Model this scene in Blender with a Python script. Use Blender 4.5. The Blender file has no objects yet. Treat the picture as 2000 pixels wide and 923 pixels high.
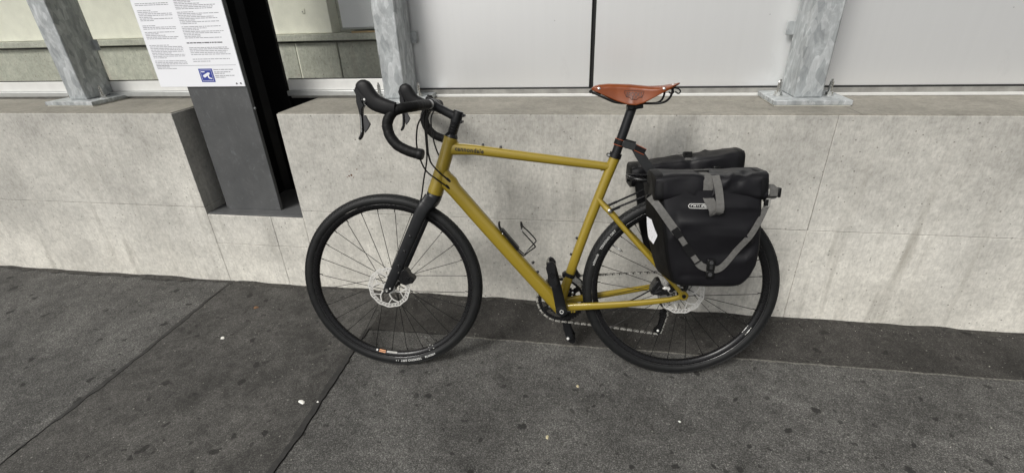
import bpy, math, random
from math import sin, cos, pi, radians
from mathutils import Vector, Matrix, noise
from mathutils.bvhtree import BVHTree

random.seed(7)
scene = bpy.context.scene
COL = scene.collection

# ------------------------------------------------------------------ camera
cam_d = bpy.data.cameras.new('camera')
cam = bpy.data.objects.new('camera', cam_d)
COL.objects.link(cam)
yaw, pitch, roll = radians(10.37), radians(27.03), radians(-2.20)
fw = Vector((-sin(yaw) * cos(pitch), cos(yaw) * cos(pitch), -sin(pitch)))
rt = Vector((cos(yaw), sin(yaw), 0))
up = rt.cross(fw)
r2 = rt * cos(roll) + up * sin(roll)
u2 = up * cos(roll) - rt * sin(roll)
cam.matrix_world = Matrix(((r2.x, u2.x, -fw.x, 0.1665), (r2.y, u2.y, -fw.y, -1.8590), (r2.z, u2.z, -fw.z, 1.3139), (0, 0, 0, 1)))
cam_d.sensor_width = 36
cam_d.lens = 922.2 / 2000 * 36
cam_d.clip_start = 0.02
cam_d.clip_end = 300
scene.camera = cam

# ------------------------------------------------------------------ sky and sun (overcast)
SUN_EL, SUN_AZ = radians(46), radians(-31)      # azimuth measured from -Y (the street side) towards -X
world = bpy.data.worlds.new('World')
scene.world = world
world.use_nodes = True
wn = world.node_tree.nodes
wl = world.node_tree.links
bg = wn['Background']
sky = wn.new('ShaderNodeTexSky')
sky.sky_type = 'NISHITA'
sky.sun_disc = False
sky.sun_elevation = SUN_EL
sky.sun_rotation = radians(180) - SUN_AZ
sky.air_density = 1.0
sky.dust_density = 4.0
sky.ozone_density = 1.0
hs = wn.new('ShaderNodeHueSaturation')
hs.inputs['Saturation'].default_value = 0.12
wl.new(sky.outputs[0], hs.inputs['Color'])
wl.new(hs.outputs[0], bg.inputs['Color'])
bg.inputs['Strength'].default_value = 0.066

sun_d = bpy.data.lights.new('sun', 'SUN')
sun_d.energy = 1.5
sun_d.angle = radians(20)
sun_d.color = (1.0, 0.97, 0.92)
sun = bpy.data.objects.new('sun', sun_d)
COL.objects.link(sun)
sdir = Vector((sin(SUN_AZ) * cos(SUN_EL), -cos(SUN_AZ) * cos(SUN_EL), sin(SUN_EL)))   # towards the sun
sun.rotation_euler = sdir.to_track_quat('Z', 'Y').to_euler()
sun.location = sdir * 20

vs = scene.view_settings
vs.view_transform = 'Standard'
vs.look = 'None'
vs.gamma = 1
vs.use_curve_mapping = False
vs.exposure = 0.84
scene.display_settings.display_device = 'sRGB'
scene.render.engine = 'CYCLES'
scene.cycles.max_bounces = 8
scene.cycles.transparent_max_bounces = 12

# ------------------------------------------------------------------ materials
MATS = {}


class NT:
    """small helper round a material's node tree"""
    def __init__(self, name):
        self.m = bpy.data.materials.new(name)
        self.m.use_nodes = True
        self.t = self.m.node_tree
        self.b = self.t.nodes['Principled BSDF']
        self.co = None

    def n(self, typ, **kw):
        nd = self.t.nodes.new(typ)
        for k, v in kw.items():
            setattr(nd, k, v)
        return nd

    def l(self, a, b):
        self.t.links.new(a, b)

    def coord(self):
        if self.co is None:
            self.co = self.n('ShaderNodeTexCoord').outputs['Object']
        return self.co

    def mapped(self, scale=(1, 1, 1), rot=(0, 0, 0)):
        mp = self.n('ShaderNodeMapping')
        mp.inputs['Scale'].default_value = scale
        mp.inputs['Rotation'].default_value = rot
        self.l(self.coord(), mp.inputs['Vector'])
        return mp.outputs[0]

    def noise(self, scale, detail=4, rough=0.55, vec=None, dist=0.0):
        nd = self.n('ShaderNodeTexNoise')
        nd.inputs['Scale'].default_value = scale
        nd.inputs['Detail'].default_value = detail
        nd.inputs['Roughness'].default_value = rough
        nd.inputs['Distortion'].default_value = dist
        self.l(vec or self.coord(), nd.inputs['Vector'])
        return nd.outputs['Fac']

    def voro(self, scale, feature='F1', out='Distance', vec=None, rnd=1.0):
        nd = self.n('ShaderNodeTexVoronoi')
        nd.feature = feature
        nd.inputs['Scale'].default_value = scale
        nd.inputs['Randomness'].default_value = rnd
        self.l(vec or self.coord(), nd.inputs['Vector'])
        return nd.outputs[out]

    def voro2(self, scale, vec=None):
        nd = self.n('ShaderNodeTexVoronoi')
        nd.voronoi_dimensions = '2D'
        nd.inputs['Scale'].default_value = scale
        self.l(vec or self.coord(), nd.inputs['Vector'])
        sp = self.n('ShaderNodeSeparateColor')
        self.l(nd.outputs['Color'], sp.inputs[0])
        return nd.outputs['Distance'], sp

    def ramp(self, fac, stops, interp='LINEAR'):
        nd = self.n('ShaderNodeValToRGB')
        cr = nd.color_ramp
        cr.interpolation = interp
        while len(cr.elements) < len(stops):
            cr.elements.new(0.5)
        for e, (p, c) in zip(cr.elements, stops):
            e.position = p
            e.color = (c, c, c, 1) if isinstance(c, (int, float)) else (*c, 1)
        self.l(fac, nd.inputs['Fac'])
        return nd.outputs['Color']

    def mix(self, fac, a, b, mode='MIX'):
        nd = self.n('ShaderNodeMix')
        nd.data_type = 'RGBA'
        nd.blend_type = mode
        for sock, v in ((nd.inputs[0], fac), (nd.inputs[6], a), (nd.inputs[7], b)):
            if isinstance(v, (int, float)):
                sock.default_value = v if sock == nd.inputs[0] else (v, v, v, 1)
            elif isinstance(v, tuple):
                sock.default_value = (*v, 1)
            else:
                self.l(v, sock)
        return nd.outputs[2]

    def math(self, op, a, b=0.0):
        nd = self.n('ShaderNodeMath')
        nd.operation = op
        for sock, v in ((nd.inputs[0], a), (nd.inputs[1], b)):
            if isinstance(v, (int, float)):
                sock.default_value = v
            else:
                self.l(v, sock)
        return nd.outputs[0]

    def bump(self, height, strength=0.3, dist=0.002, prev=None):
        nd = self.n('ShaderNodeBump')
        nd.inputs['Strength'].default_value = strength
        nd.inputs['Distance'].default_value = dist
        self.l(height, nd.inputs['Height'])
        if prev is not None:
            self.l(prev, nd.inputs['Normal'])
        return nd.outputs[0]

    def done(self, col=None, rough=None, metal=None, normal=None, spec=None, coat=None, coat_r=None):
        for sock, v in (('Base Color', col), ('Roughness', rough), ('Metallic', metal), ('Normal', normal),
                        ('Specular IOR Level', spec), ('Coat Weight', coat), ('Coat Roughness', coat_r)):
            if v is None:
                continue
            s = self.b.inputs[sock]
            if isinstance(v, tuple):
                s.default_value = (*v, 1)
            elif isinstance(v, (int, float)):
                s.default_value = v
            else:
                self.l(v, s)
        return self.m


def simple(name, col, rough=0.5, metal=0.0, var=0.12, vs_=60, bump=0.0, bs=400, spec=None, coat=None):
    t = NT(name)
    f = t.noise(vs_, 5)
    dark = tuple(c * (1 - var) for c in col)
    lite = tuple(min(1, c * (1 + var)) for c in col)
    c = t.ramp(f, [(0.3, dark), (0.7, lite)])
    r = t.ramp(t.noise(vs_ * 2.3, 4), [(0.3, max(0.02, rough - 0.07)), (0.7, min(1, rough + 0.07))])
    nrm = t.bump(t.noise(bs, 3), bump, 0.001) if bump else None
    return t.done(c, r, metal, nrm, spec, coat, 0.08 if coat else None)


# -- concrete
def concrete(name, base, dirty, streak=1.0):
    t = NT(name)
    big = t.noise(1.6, 6, 0.6)
    mid = t.noise(7, 6, 0.65)
    fine = t.noise(70, 5, 0.7)
    c = t.ramp(big, [(0.34, tuple(b * 0.82 for b in base)), (0.5, base), (0.66, tuple(min(1, b * 1.12) for b in base))])
    c2 = t.ramp(mid, [(0.30, 0.87), (0.5, 0.99), (0.72, 1.08)])
    c = t.mix(1.0, c, c2, 'MULTIPLY')
    c3 = t.ramp(fine, [(0.30, 0.80), (0.5, 1.0), (0.70, 1.15)])
    c = t.mix(0.85, c, c3, 'MULTIPLY')
    # mottling of the cast face, 1-2 cm
    c5 = t.ramp(t.noise(28, 4, 0.6, dist=0.6), [(0.35, 0.90), (0.55, 1.02), (0.7, 1.06)])
    c = t.mix(0.8, c, c5, 'MULTIPLY')
    # fine upright grain left by the formwork and grey cloudy patches
    c6 = t.ramp(t.noise(1.0, 5, 0.7, t.mapped((150, 150, 40))), [(0.32, 0.80), (0.5, 1.0), (0.68, 1.12)])
    c = t.mix(0.8, c, c6, 'MULTIPLY')
    c7 = t.ramp(t.noise(3.1, 5, 0.6, dist=0.9), [(0.40, 0.88), (0.60, 1.0)])
    c = t.mix(0.7, c, c7, 'MULTIPLY')
    # weathering with roof shade painted into the upper half, ground bounce below; ragged border
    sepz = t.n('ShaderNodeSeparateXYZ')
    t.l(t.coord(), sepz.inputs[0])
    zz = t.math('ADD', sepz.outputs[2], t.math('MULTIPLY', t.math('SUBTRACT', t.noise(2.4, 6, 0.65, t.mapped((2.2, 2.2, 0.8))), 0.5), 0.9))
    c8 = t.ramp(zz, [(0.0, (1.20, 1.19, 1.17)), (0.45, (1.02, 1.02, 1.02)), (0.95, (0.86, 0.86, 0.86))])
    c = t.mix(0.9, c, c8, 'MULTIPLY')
    # vertical streaks of old water
    st = t.ramp(t.noise(1.0, 5, 0.6, t.mapped((16, 16, 1.1)), 0.5), [(0.52, 0.0), (0.72, 1.0)])
    stm = t.math('MULTIPLY', st, t.ramp(t.noise(1.3, 2), [(0.40, 0.0), (0.65, 0.75 * streak)]))
    c = t.mix(stm, c, dirty)
    # pale lime bloom
    lm = t.ramp(t.noise(11, 7, 0.75, dist=1.2), [(0.62, 0.0), (0.74, 0.32)])
    c = t.mix(lm, c, tuple(min(1, b * 1.35) for b in base))
    # pores: sparse dark pits
    vd, sep = t.voro2(38, t.mapped((1, 1, 1), (pi / 2, 0, 0)))
    rad = t.math('MULTIPLY', t.ramp(sep.outputs[0], [(0.78, 0.0), (1.0, 1.0)]), 0.13)
    pore = t.math('LESS_THAN', vd, rad)
    c = t.mix(t.math('MULTIPLY', pore, 0.6), c, tuple(d * 0.35 for d in dirty))
    # small scars and splatter
    vd2, sep2 = t.voro2(9, t.mapped((1, 1, 1.3), (pi / 2, 0, 0)))
    sc = t.math('LESS_THAN', t.math('ADD', vd2, t.math('MULTIPLY', t.noise(90, 3), 0.09)), t.math('MULTIPLY', t.ramp(sep2.outputs[1], [(0.88, 0.0), (1, 1.0)]), 0.08))
    c = t.mix(t.math('MULTIPLY', sc, 0.55), c, tuple(d * 0.5 for d in dirty))
    h = t.math('ADD', t.math('MULTIPLY', fine, 0.6), t.math('MULTIPLY', mid, 0.6))
    h = t.math('SUBTRACT', h, pore)
    nrm = t.bump(h, 0.45, 0.0025)
    return t.done(c, 0.88, 0.0, nrm, 0.3)


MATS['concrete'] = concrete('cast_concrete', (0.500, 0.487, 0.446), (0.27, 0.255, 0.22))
MATS['concrete_top'] = concrete('darker_concrete_top', (0.28, 0.265, 0.228), (0.15, 0.14, 0.12), 0.3)
MATS['concrete_dark'] = concrete('grimy_concrete', (0.23, 0.225, 0.205), (0.07, 0.068, 0.062), 1.3)
MATS['interior_concrete'] = concrete('interior_concrete', (0.60, 0.605, 0.53), (0.33, 0.2, 0.17), 0.5)
MATS['plaster'] = simple('pale_plaster', (0.86, 0.85, 0.75), 0.85, var=0.06, vs_=14, bump=0.2, bs=220)


# -- asphalt
def asphalt(name, base, grain, contrast, bump, spots=1.0, mott=1.0):
    t = NT(name)
    vdist, sep = t.voro2(grain)
    lo = tuple(b * (1 - contrast) for b in base)
    hi = tuple(b * (1 + contrast * 1.6) for b in base)
    c = t.ramp(sep.outputs[0], [(0.0, lo), (0.55, base), (0.90, hi), (1.0, tuple(b * (1 + contrast * 3.6) for b in base))])
    gr = t.noise(grain * 0.42, 3, 0.8)
    n1 = t.ramp(gr, [(0.30, 1 - contrast), (0.70, 1 + contrast * 0.9)])
    c = t.mix(1.0, c, n1, 'MULTIPLY')
    lg = t.noise(2.6, 6, 0.66, dist=0.5)
    n2 = t.ramp(lg, [(0.32, 1 - 0.34 * mott), (0.5, 1.0), (0.7, 1 + 0.34 * mott)])
    c = t.mix(1.0, c, n2, 'MULTIPLY')
    n3 = t.ramp(t.noise(17, 5, 0.72, dist=0.9), [(0.33, 1 - 0.30 * mott), (0.52, 1.0), (0.72, 1 + 0.26 * mott)])
    c = t.mix(1.0, c, n3, 'MULTIPLY')
    # scuffs drawn out along the pavement
    n4 = t.ramp(t.noise(1.0, 4, 0.7, t.mapped((9, 34, 1), (0, 0, 0.35)), 0.8), [(0.58, 0.0), (0.72, 0.35 * mott)])
    c = t.mix(n4, c, tuple(b * 1.9 for b in base))
    # trodden-in gum and oil: dark round spots
    wob = t.n('ShaderNodeVectorMath', operation='ADD')
    nv = t.n('ShaderNodeTexNoise')
    nv.inputs['Scale'].default_value = 32
    nv.inputs['Detail'].default_value = 2
    t.l(t.coord(), nv.inputs['Vector'])
    scl = t.n('ShaderNodeVectorMath', operation='SCALE')
    scl.inputs['Scale'].default_value = 0.040
    t.l(nv.outputs['Color'], scl.inputs[0])
    t.l(t.coord(), wob.inputs[0])
    t.l(scl.outputs[0], wob.inputs[1])
    for sc_, lim, r_, amt in ((4.2, 0.42, 0.090, 0.85), (8.0, 0.60, 0.13, 0.9), (19.0, 0.70, 0.18, 0.7)):
        vd, sp = t.voro2(sc_, wob.outputs[0])
        rad = t.math('MULTIPLY', t.ramp(sp.outputs[0], [(lim, 0.0), (1.0, 1.0)]), r_)
        soft = t.math('MULTIPLY', t.math('SUBTRACT', rad, vd), 40.0)
        m = t.n('ShaderNodeClamp')
        t.l(soft, m.inputs[0])
        c = t.mix(t.math('MULTIPLY', m.outputs[0], amt * spots), c, tuple(b * 0.22 for b in base))
    # pale flecks
    vd, sp = t.voro2(26)
    fl = t.math('LESS_THAN', vd, t.math('MULTIPLY', t.ramp(sp.outputs[1], [(0.80, 0.0), (1.0, 1.0)]), 0.085))
    c = t.mix(t.math('MULTIPLY', fl, 0.7), c, (0.24, 0.235, 0.21))
    h = t.math('ADD', t.math('MULTIPLY', sep.outputs[0], 0.8), t.math('MULTIPLY', gr, 1.6))
    nrm = t.bump(h, bump, 0.004)
    r = t.ramp(lg, [(0.3, 0.70), (0.7, 0.9)])
    return t.done(c, r, 0.0, nrm, 0.25)


MATS['asphalt'] = asphalt('coarse_asphalt', (0.086, 0.084, 0.079), 400, 0.42, 0.6, 0.95, 1.0)
MATS['asphalt_smooth'] = asphalt('mastic_asphalt', (0.057, 0.055, 0.051), 420, 0.30, 0.4, 0.8, 1.2)
MATS['asphalt_strip'] = asphalt('dirty_shaded_mastic_asphalt', (0.040, 0.038, 0.035), 380, 0.32, 0.4, 0.7, 1.1)  # slab mastic darkened again: dirt plus the bicycle's shade painted in
MATS['grit'] = simple('pale_edge_highlight', (0.13, 0.125, 0.11), 0.9, var=0.6, vs_=90, bump=0.6, bs=300)  # pale colour standing in for the highlight on the strip's edge lip
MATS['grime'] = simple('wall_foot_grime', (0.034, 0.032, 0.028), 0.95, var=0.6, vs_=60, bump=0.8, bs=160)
MATS['grit_dark'] = simple('dark_grit', (0.07, 0.065, 0.058), 0.9, var=0.4)
MATS['grit_pale'] = simple('light_grit', (0.30, 0.29, 0.26), 0.9, var=0.4)
MATS['tar'] = simple('bitumen_joint', (0.022, 0.021, 0.020), 0.6, var=0.35, vs_=40, bump=0.5, bs=120)


# -- metals and paints of the building
def galvanised():
    t = NT('galvanised_steel')
    sp = t.n('ShaderNodeSeparateColor')
    wv = t.mapped((1, 1, 0.45))
    t.l(t.voro(55, out='Color', vec=wv), sp.inputs[0])
    c = t.ramp(sp.outputs[0], [(0.0, (0.33, 0.35, 0.355)), (0.5, (0.42, 0.44, 0.445)), (1.0, (0.52, 0.54, 0.545))])
    n = t.ramp(t.noise(16, 6, 0.7, wv, 1.5), [(0.38, 0.78), (0.55, 1.0), (0.66, 1.28)])
    c = t.mix(1.0, c, n, 'MULTIPLY')
    w = t.ramp(t.noise(9, 7, 0.75, t.mapped((1.6, 1.6, 0.5)), 2.2), [(0.56, 0.0), (0.66, 0.6)])
    c = t.mix(w, c, (0.62, 0.64, 0.64))
    r = t.ramp(sp.outputs[1], [(0, 0.42), (1, 0.62)])
    return t.done(c, r, 0.35, t.bump(t.noise(60, 4), 0.12, 0.001), 0.5)


MATS['galv'] = galvanised()


def panel_white():
    t = NT('satin_white_sheet')
    f = t.noise(1.0, 5, 0.6, t.mapped((60, 60, 1.0)))
    c = t.ramp(f, [(0.3, (0.875, 0.88, 0.875)), (0.7, (0.89, 0.895, 0.89))])
    sm = t.ramp(t.noise(5, 6, 0.7, dist=1.0), [(0.62, 0.0), (0.8, 0.25)])
    c = t.mix(sm, c, (0.60, 0.60, 0.59))
    # little scuffs
    vd = t.voro(9)
    sp = t.n('ShaderNodeSeparateColor')
    t.l(t.voro(9, out='Color'), sp.inputs[0])
    fl = t.math('LESS_THAN', vd, t.math('MULTIPLY', t.ramp(sp.outputs[1], [(0.75, 0.0), (1.0, 1.0)]), 0.05))
    c = t.mix(t.math('MULTIPLY', fl, 0.5), c, (0.42, 0.42, 0.41))
    return t.done(c, 0.29, 0.6, None, 0.5)


MATS['panel'] = panel_white()
MATS['alu'] = simple('anodised_aluminium', (0.52, 0.53, 0.52), 0.38, 0.6, var=0.08, vs_=25, bump=0.06)
MATS['alu_white'] = simple('white_coated_aluminium', (0.66, 0.66, 0.64), 0.4, 0.1, var=0.05, vs_=18)
MATS['alu_dirty'] = simple('dusty_aluminium', (0.30, 0.295, 0.275), 0.55, 0.3, var=0.22, vs_=22, bump=0.1)
MATS['black_gap'] = simple('black_rubber_seal', (0.008, 0.008, 0.008), 0.7)


def grey_paint():
    t = NT('grey_painted_steel')
    f = t.noise(6, 6, 0.65)
    c = t.ramp(f, [(0.3, (0.064, 0.066, 0.067)), (0.7, (0.096, 0.098, 0.099))])
    w = t.ramp(t.noise(45, 6, 0.75, t.mapped((1, 1, 0.5)), 1.0), [(0.56, 0.0), (0.72, 0.35)])
    c = t.mix(w, c, (0.23, 0.24, 0.25))
    s = t.ramp(t.noise(1.0, 4, 0.6, t.mapped((7, 7, 1.4)), 0.4), [(0.55, 0.0), (0.7, 0.5)])
    c = t.mix(s, c, (0.065, 0.066, 0.066))
    return t.done(c, 0.5, 0.0, t.bump(t.noise(130, 3), 0.1, 0.0008), 0.4)


MATS['grey_paint'] = grey_paint()
MATS['black_paint'] = simple('black_painted_steel', (0.006, 0.006, 0.0065), 0.42, var=0.3, vs_=12, spec=0.2)
MATS['sign_white'] = simple('white_sign_sheet', (0.80, 0.81, 0.84), 0.35, var=0.015, vs_=4)
MATS['ink'] = simple('grey_print', (0.30, 0.30, 0.33), 0.6, var=0.1)
MATS['ink_dark'] = simple('black_print', (0.10, 0.10, 0.11), 0.6, var=0.1)
MATS['sign_blue'] = simple('blue_print', (0.035, 0.055, 0.30), 0.4, var=0.05)
MATS['wood'] = simple('pale_timber', (0.45, 0.32, 0.17), 0.6, var=0.15, vs_=30)

g = NT('window_glass')
g.b.inputs['Transmission Weight'].default_value = 1.0
g.b.inputs['IOR'].default_value = 1.45
gm = g.t
tr = g.n('ShaderNodeBsdfTransparent')
tr.inputs[0].default_value = (0.985, 0.99, 0.98, 1)
gl = g.n('ShaderNodeBsdfGlossy')
gl.inputs['Roughness'].default_value = 0.03
fr = g.n('ShaderNodeFresnel')
fr.inputs['IOR'].default_value = 1.45
mx = g.n('ShaderNodeMixShader')
geo = g.n('ShaderNodeNewGeometry')
g.l(g.math('MULTIPLY', fr.outputs[0], g.math('SUBTRACT', 1.0, geo.outputs['Backfacing'])), mx.inputs[0])
g.l(tr.outputs[0], mx.inputs[1])
g.l(gl.outputs[0], mx.inputs[2])
g.l(mx.outputs[0], gm.nodes['Material Output'].inputs['Surface'])
MATS['glass'] = g.m

# -- bicycle materials
def frame_paint():
    t = NT('olive_metallic_paint')
    f = t.voro(2600, out='Color')
    sp = t.n('ShaderNodeSeparateColor')
    t.l(f, sp.inputs[0])
    c = t.ramp(sp.outputs[0], [(0, (0.215, 0.154, 0.010)), (1, (0.265, 0.190, 0.014))])
    return t.done(c, 0.42, 0.12, None, 0.3, 0.8, 0.03)


MATS['frame'] = frame_paint()
MATS['carbon'] = simple('matte_black_carbon', (0.0085, 0.009, 0.010), 0.38, var=0.15, vs_=30, spec=0.28)
MATS['tape'] = simple('black_bar_tape', (0.006, 0.006, 0.006), 0.55, var=0.25, vs_=150, bump=0.35, bs=700, spec=0.16)
MATS['hood'] = simple('black_hood_rubber', (0.0085, 0.0085, 0.009), 0.5, var=0.15, vs_=90, bump=0.15, bs=900, spec=0.2)
MATS['black_gloss'] = simple('black_anodised_metal', (0.007, 0.007, 0.0075), 0.25, 0.0, var=0.15, spec=0.35)
MATS['black_part'] = simple('black_component', (0.0085, 0.0085, 0.009), 0.42, 0.0, var=0.2, spec=0.25)
MATS['silver'] = simple('polished_silver', (0.62, 0.62, 0.60), 0.25, 1.0, var=0.08)
MATS['rotor'] = simple('brushed_rotor_steel', (0.74, 0.73, 0.70), 0.36, 0.5, var=0.12, vs_=200)
MATS['chain'] = simple('nickel_chain', (0.52, 0.51, 0.47), 0.34, 0.7, var=0.35, vs_=140)
MATS['chain_dark'] = simple('worn_inner_link', (0.055, 0.053, 0.048), 0.4, 0.6, var=0.3, vs_=140)
MATS['grey_part'] = simple('dark_grey_lever', (0.045, 0.045, 0.047), 0.45, var=0.12, spec=0.3)
MATS['cable'] = simple('black_cable_housing', (0.005, 0.005, 0.005), 0.38, spec=0.2)
MATS['rim'] = simple('black_alloy_rim', (0.006, 0.006, 0.0065), 0.28, 0.0, var=0.1, spec=0.3)
MATS['rim_lip'] = simple('machined_rim_lip', (0.10, 0.10, 0.10), 0.2, 0.6)
MATS['spoke'] = simple('black_spoke', (0.006, 0.006, 0.006), 0.35, spec=0.2)


def rubber():
    t = NT('tyre_rubber')
    f = t.noise(55, 5, 0.7)
    c = t.ramp(f, [(0.3, (0.0048, 0.0052, 0.0054)), (0.7, (0.010, 0.0104, 0.0106))])
    d = t.ramp(t.noise(9, 5, 0.7), [(0.52, 0.0), (0.75, 0.35)])
    c = t.mix(d, c, (0.024, 0.0235, 0.022))
    return t.done(c, t.ramp(f, [(0.3, 0.48), (0.7, 0.62)]), 0.0, t.bump(t.noise(600, 2), 0.15, 0.0006), 0.3)


MATS['rubber'] = rubber()


def leather():
    t = NT('brown_saddle_leather')
    f = t.noise(22, 5, 0.6)
    c = t.ramp(f, [(0.3, (0.140, 0.031, 0.0065)), (0.7, (0.190, 0.045, 0.0095))])
    nrm = t.bump(t.voro(900), 0.08, 0.0006)
    return t.done(c, t.ramp(t.noise(40, 4), [(0.3, 0.30), (0.7, 0.42)]), 0.0, nrm, 0.22, 0.12, 0.25)


MATS['leather'] = leather()
MATS['leather_dark'] = simple('embossed_leather', (0.040, 0.009, 0.004), 0.5, var=0.1)
MATS['fabric'] = simple('black_coated_fabric', (0.0055, 0.0053, 0.0066), 0.46, var=0.14, vs_=10, bump=0.12, bs=1500, spec=0.24)
MATS['fabric_side'] = simple('matte_black_fabric', (0.0045, 0.0045, 0.005), 0.55, var=0.15, vs_=10, bump=0.2, bs=1500, spec=0.15)
MATS['webbing'] = simple('grey_webbing', (0.088, 0.086, 0.081), 0.75, var=0.18, vs_=110, bump=0.5, bs=1300)
MATS['strap_black'] = simple('black_webbing', (0.0065, 0.0065, 0.007), 0.6, var=0.2, vs_=120, bump=0.4, bs=1300, spec=0.15)
MATS['strap_grey'] = simple('dark_grey_rubber_band', (0.020, 0.021, 0.022), 0.45, var=0.15, spec=0.3)
MATS['plastic'] = simple('black_plastic', (0.0055, 0.0055, 0.0055), 0.33, spec=0.28)
MATS['reflector'] = simple('white_reflective_film', (0.90, 0.91, 0.95), 0.3, var=0.05)
MATS['white_print'] = simple('white_print', (0.58, 0.58, 0.56), 0.5, var=0.05)
MATS['black_print'] = simple('black_decal', (0.010, 0.010, 0.010), 0.4)
MATS['orange'] = simple('orange_stitching', (0.35, 0.075, 0.02), 0.6)
MATS['sticker'] = simple('orange_sticker', (0.55, 0.24, 0.10), 0.5)
MATS['paper'] = simple('white_paper', (0.72, 0.71, 0.66), 0.8, var=0.1, vs_=120)
MATS['pebble'] = simple('yellowish_pebble', (0.48, 0.42, 0.27), 0.7, var=0.2, vs_=150)
MATS['rust'] = simple('rust_brown', (0.10, 0.035, 0.015), 0.8, var=0.4)
MATS['tobacco'] = simple('brown_leaf', (0.16, 0.085, 0.04), 0.8, var=0.3)

# ------------------------------------------------------------------ geometry helpers
V = Vector


def lerp(a, b, t):
    return a + (b - a) * t


def interp(x, xs, ys):
    if x <= xs[0]:
        return ys[0]
    for i in range(1, len(xs)):
        if x <= xs[i]:
            return lerp(ys[i - 1], ys[i], (x - xs[i - 1]) / (xs[i] - xs[i - 1]))
    return ys[-1]


def smooth(pts, per=8):
    """Catmull-Rom through tuples of any length"""
    P = [tuple(p) for p in pts]
    if len(P) < 3:
        return [V(p) if len(p) == 3 else p for p in P]
    out = []
    for i in range(len(P) - 1):
        p0 = P[max(0, i - 1)]
        p1, p2 = P[i], P[i + 1]
        p3 = P[min(len(P) - 1, i + 2)]
        for k in range(per):
            t = k / per
            out.append(tuple(0.5 * (2 * b + (c - a) * t + (2 * a - 5 * b + 4 * c - d) * t * t + (3 * b - a - 3 * c + d) * t ** 3)
                             for a, b, c, d in zip(p0, p1, p2, p3)))
    out.append(P[-1])
    return out


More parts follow.
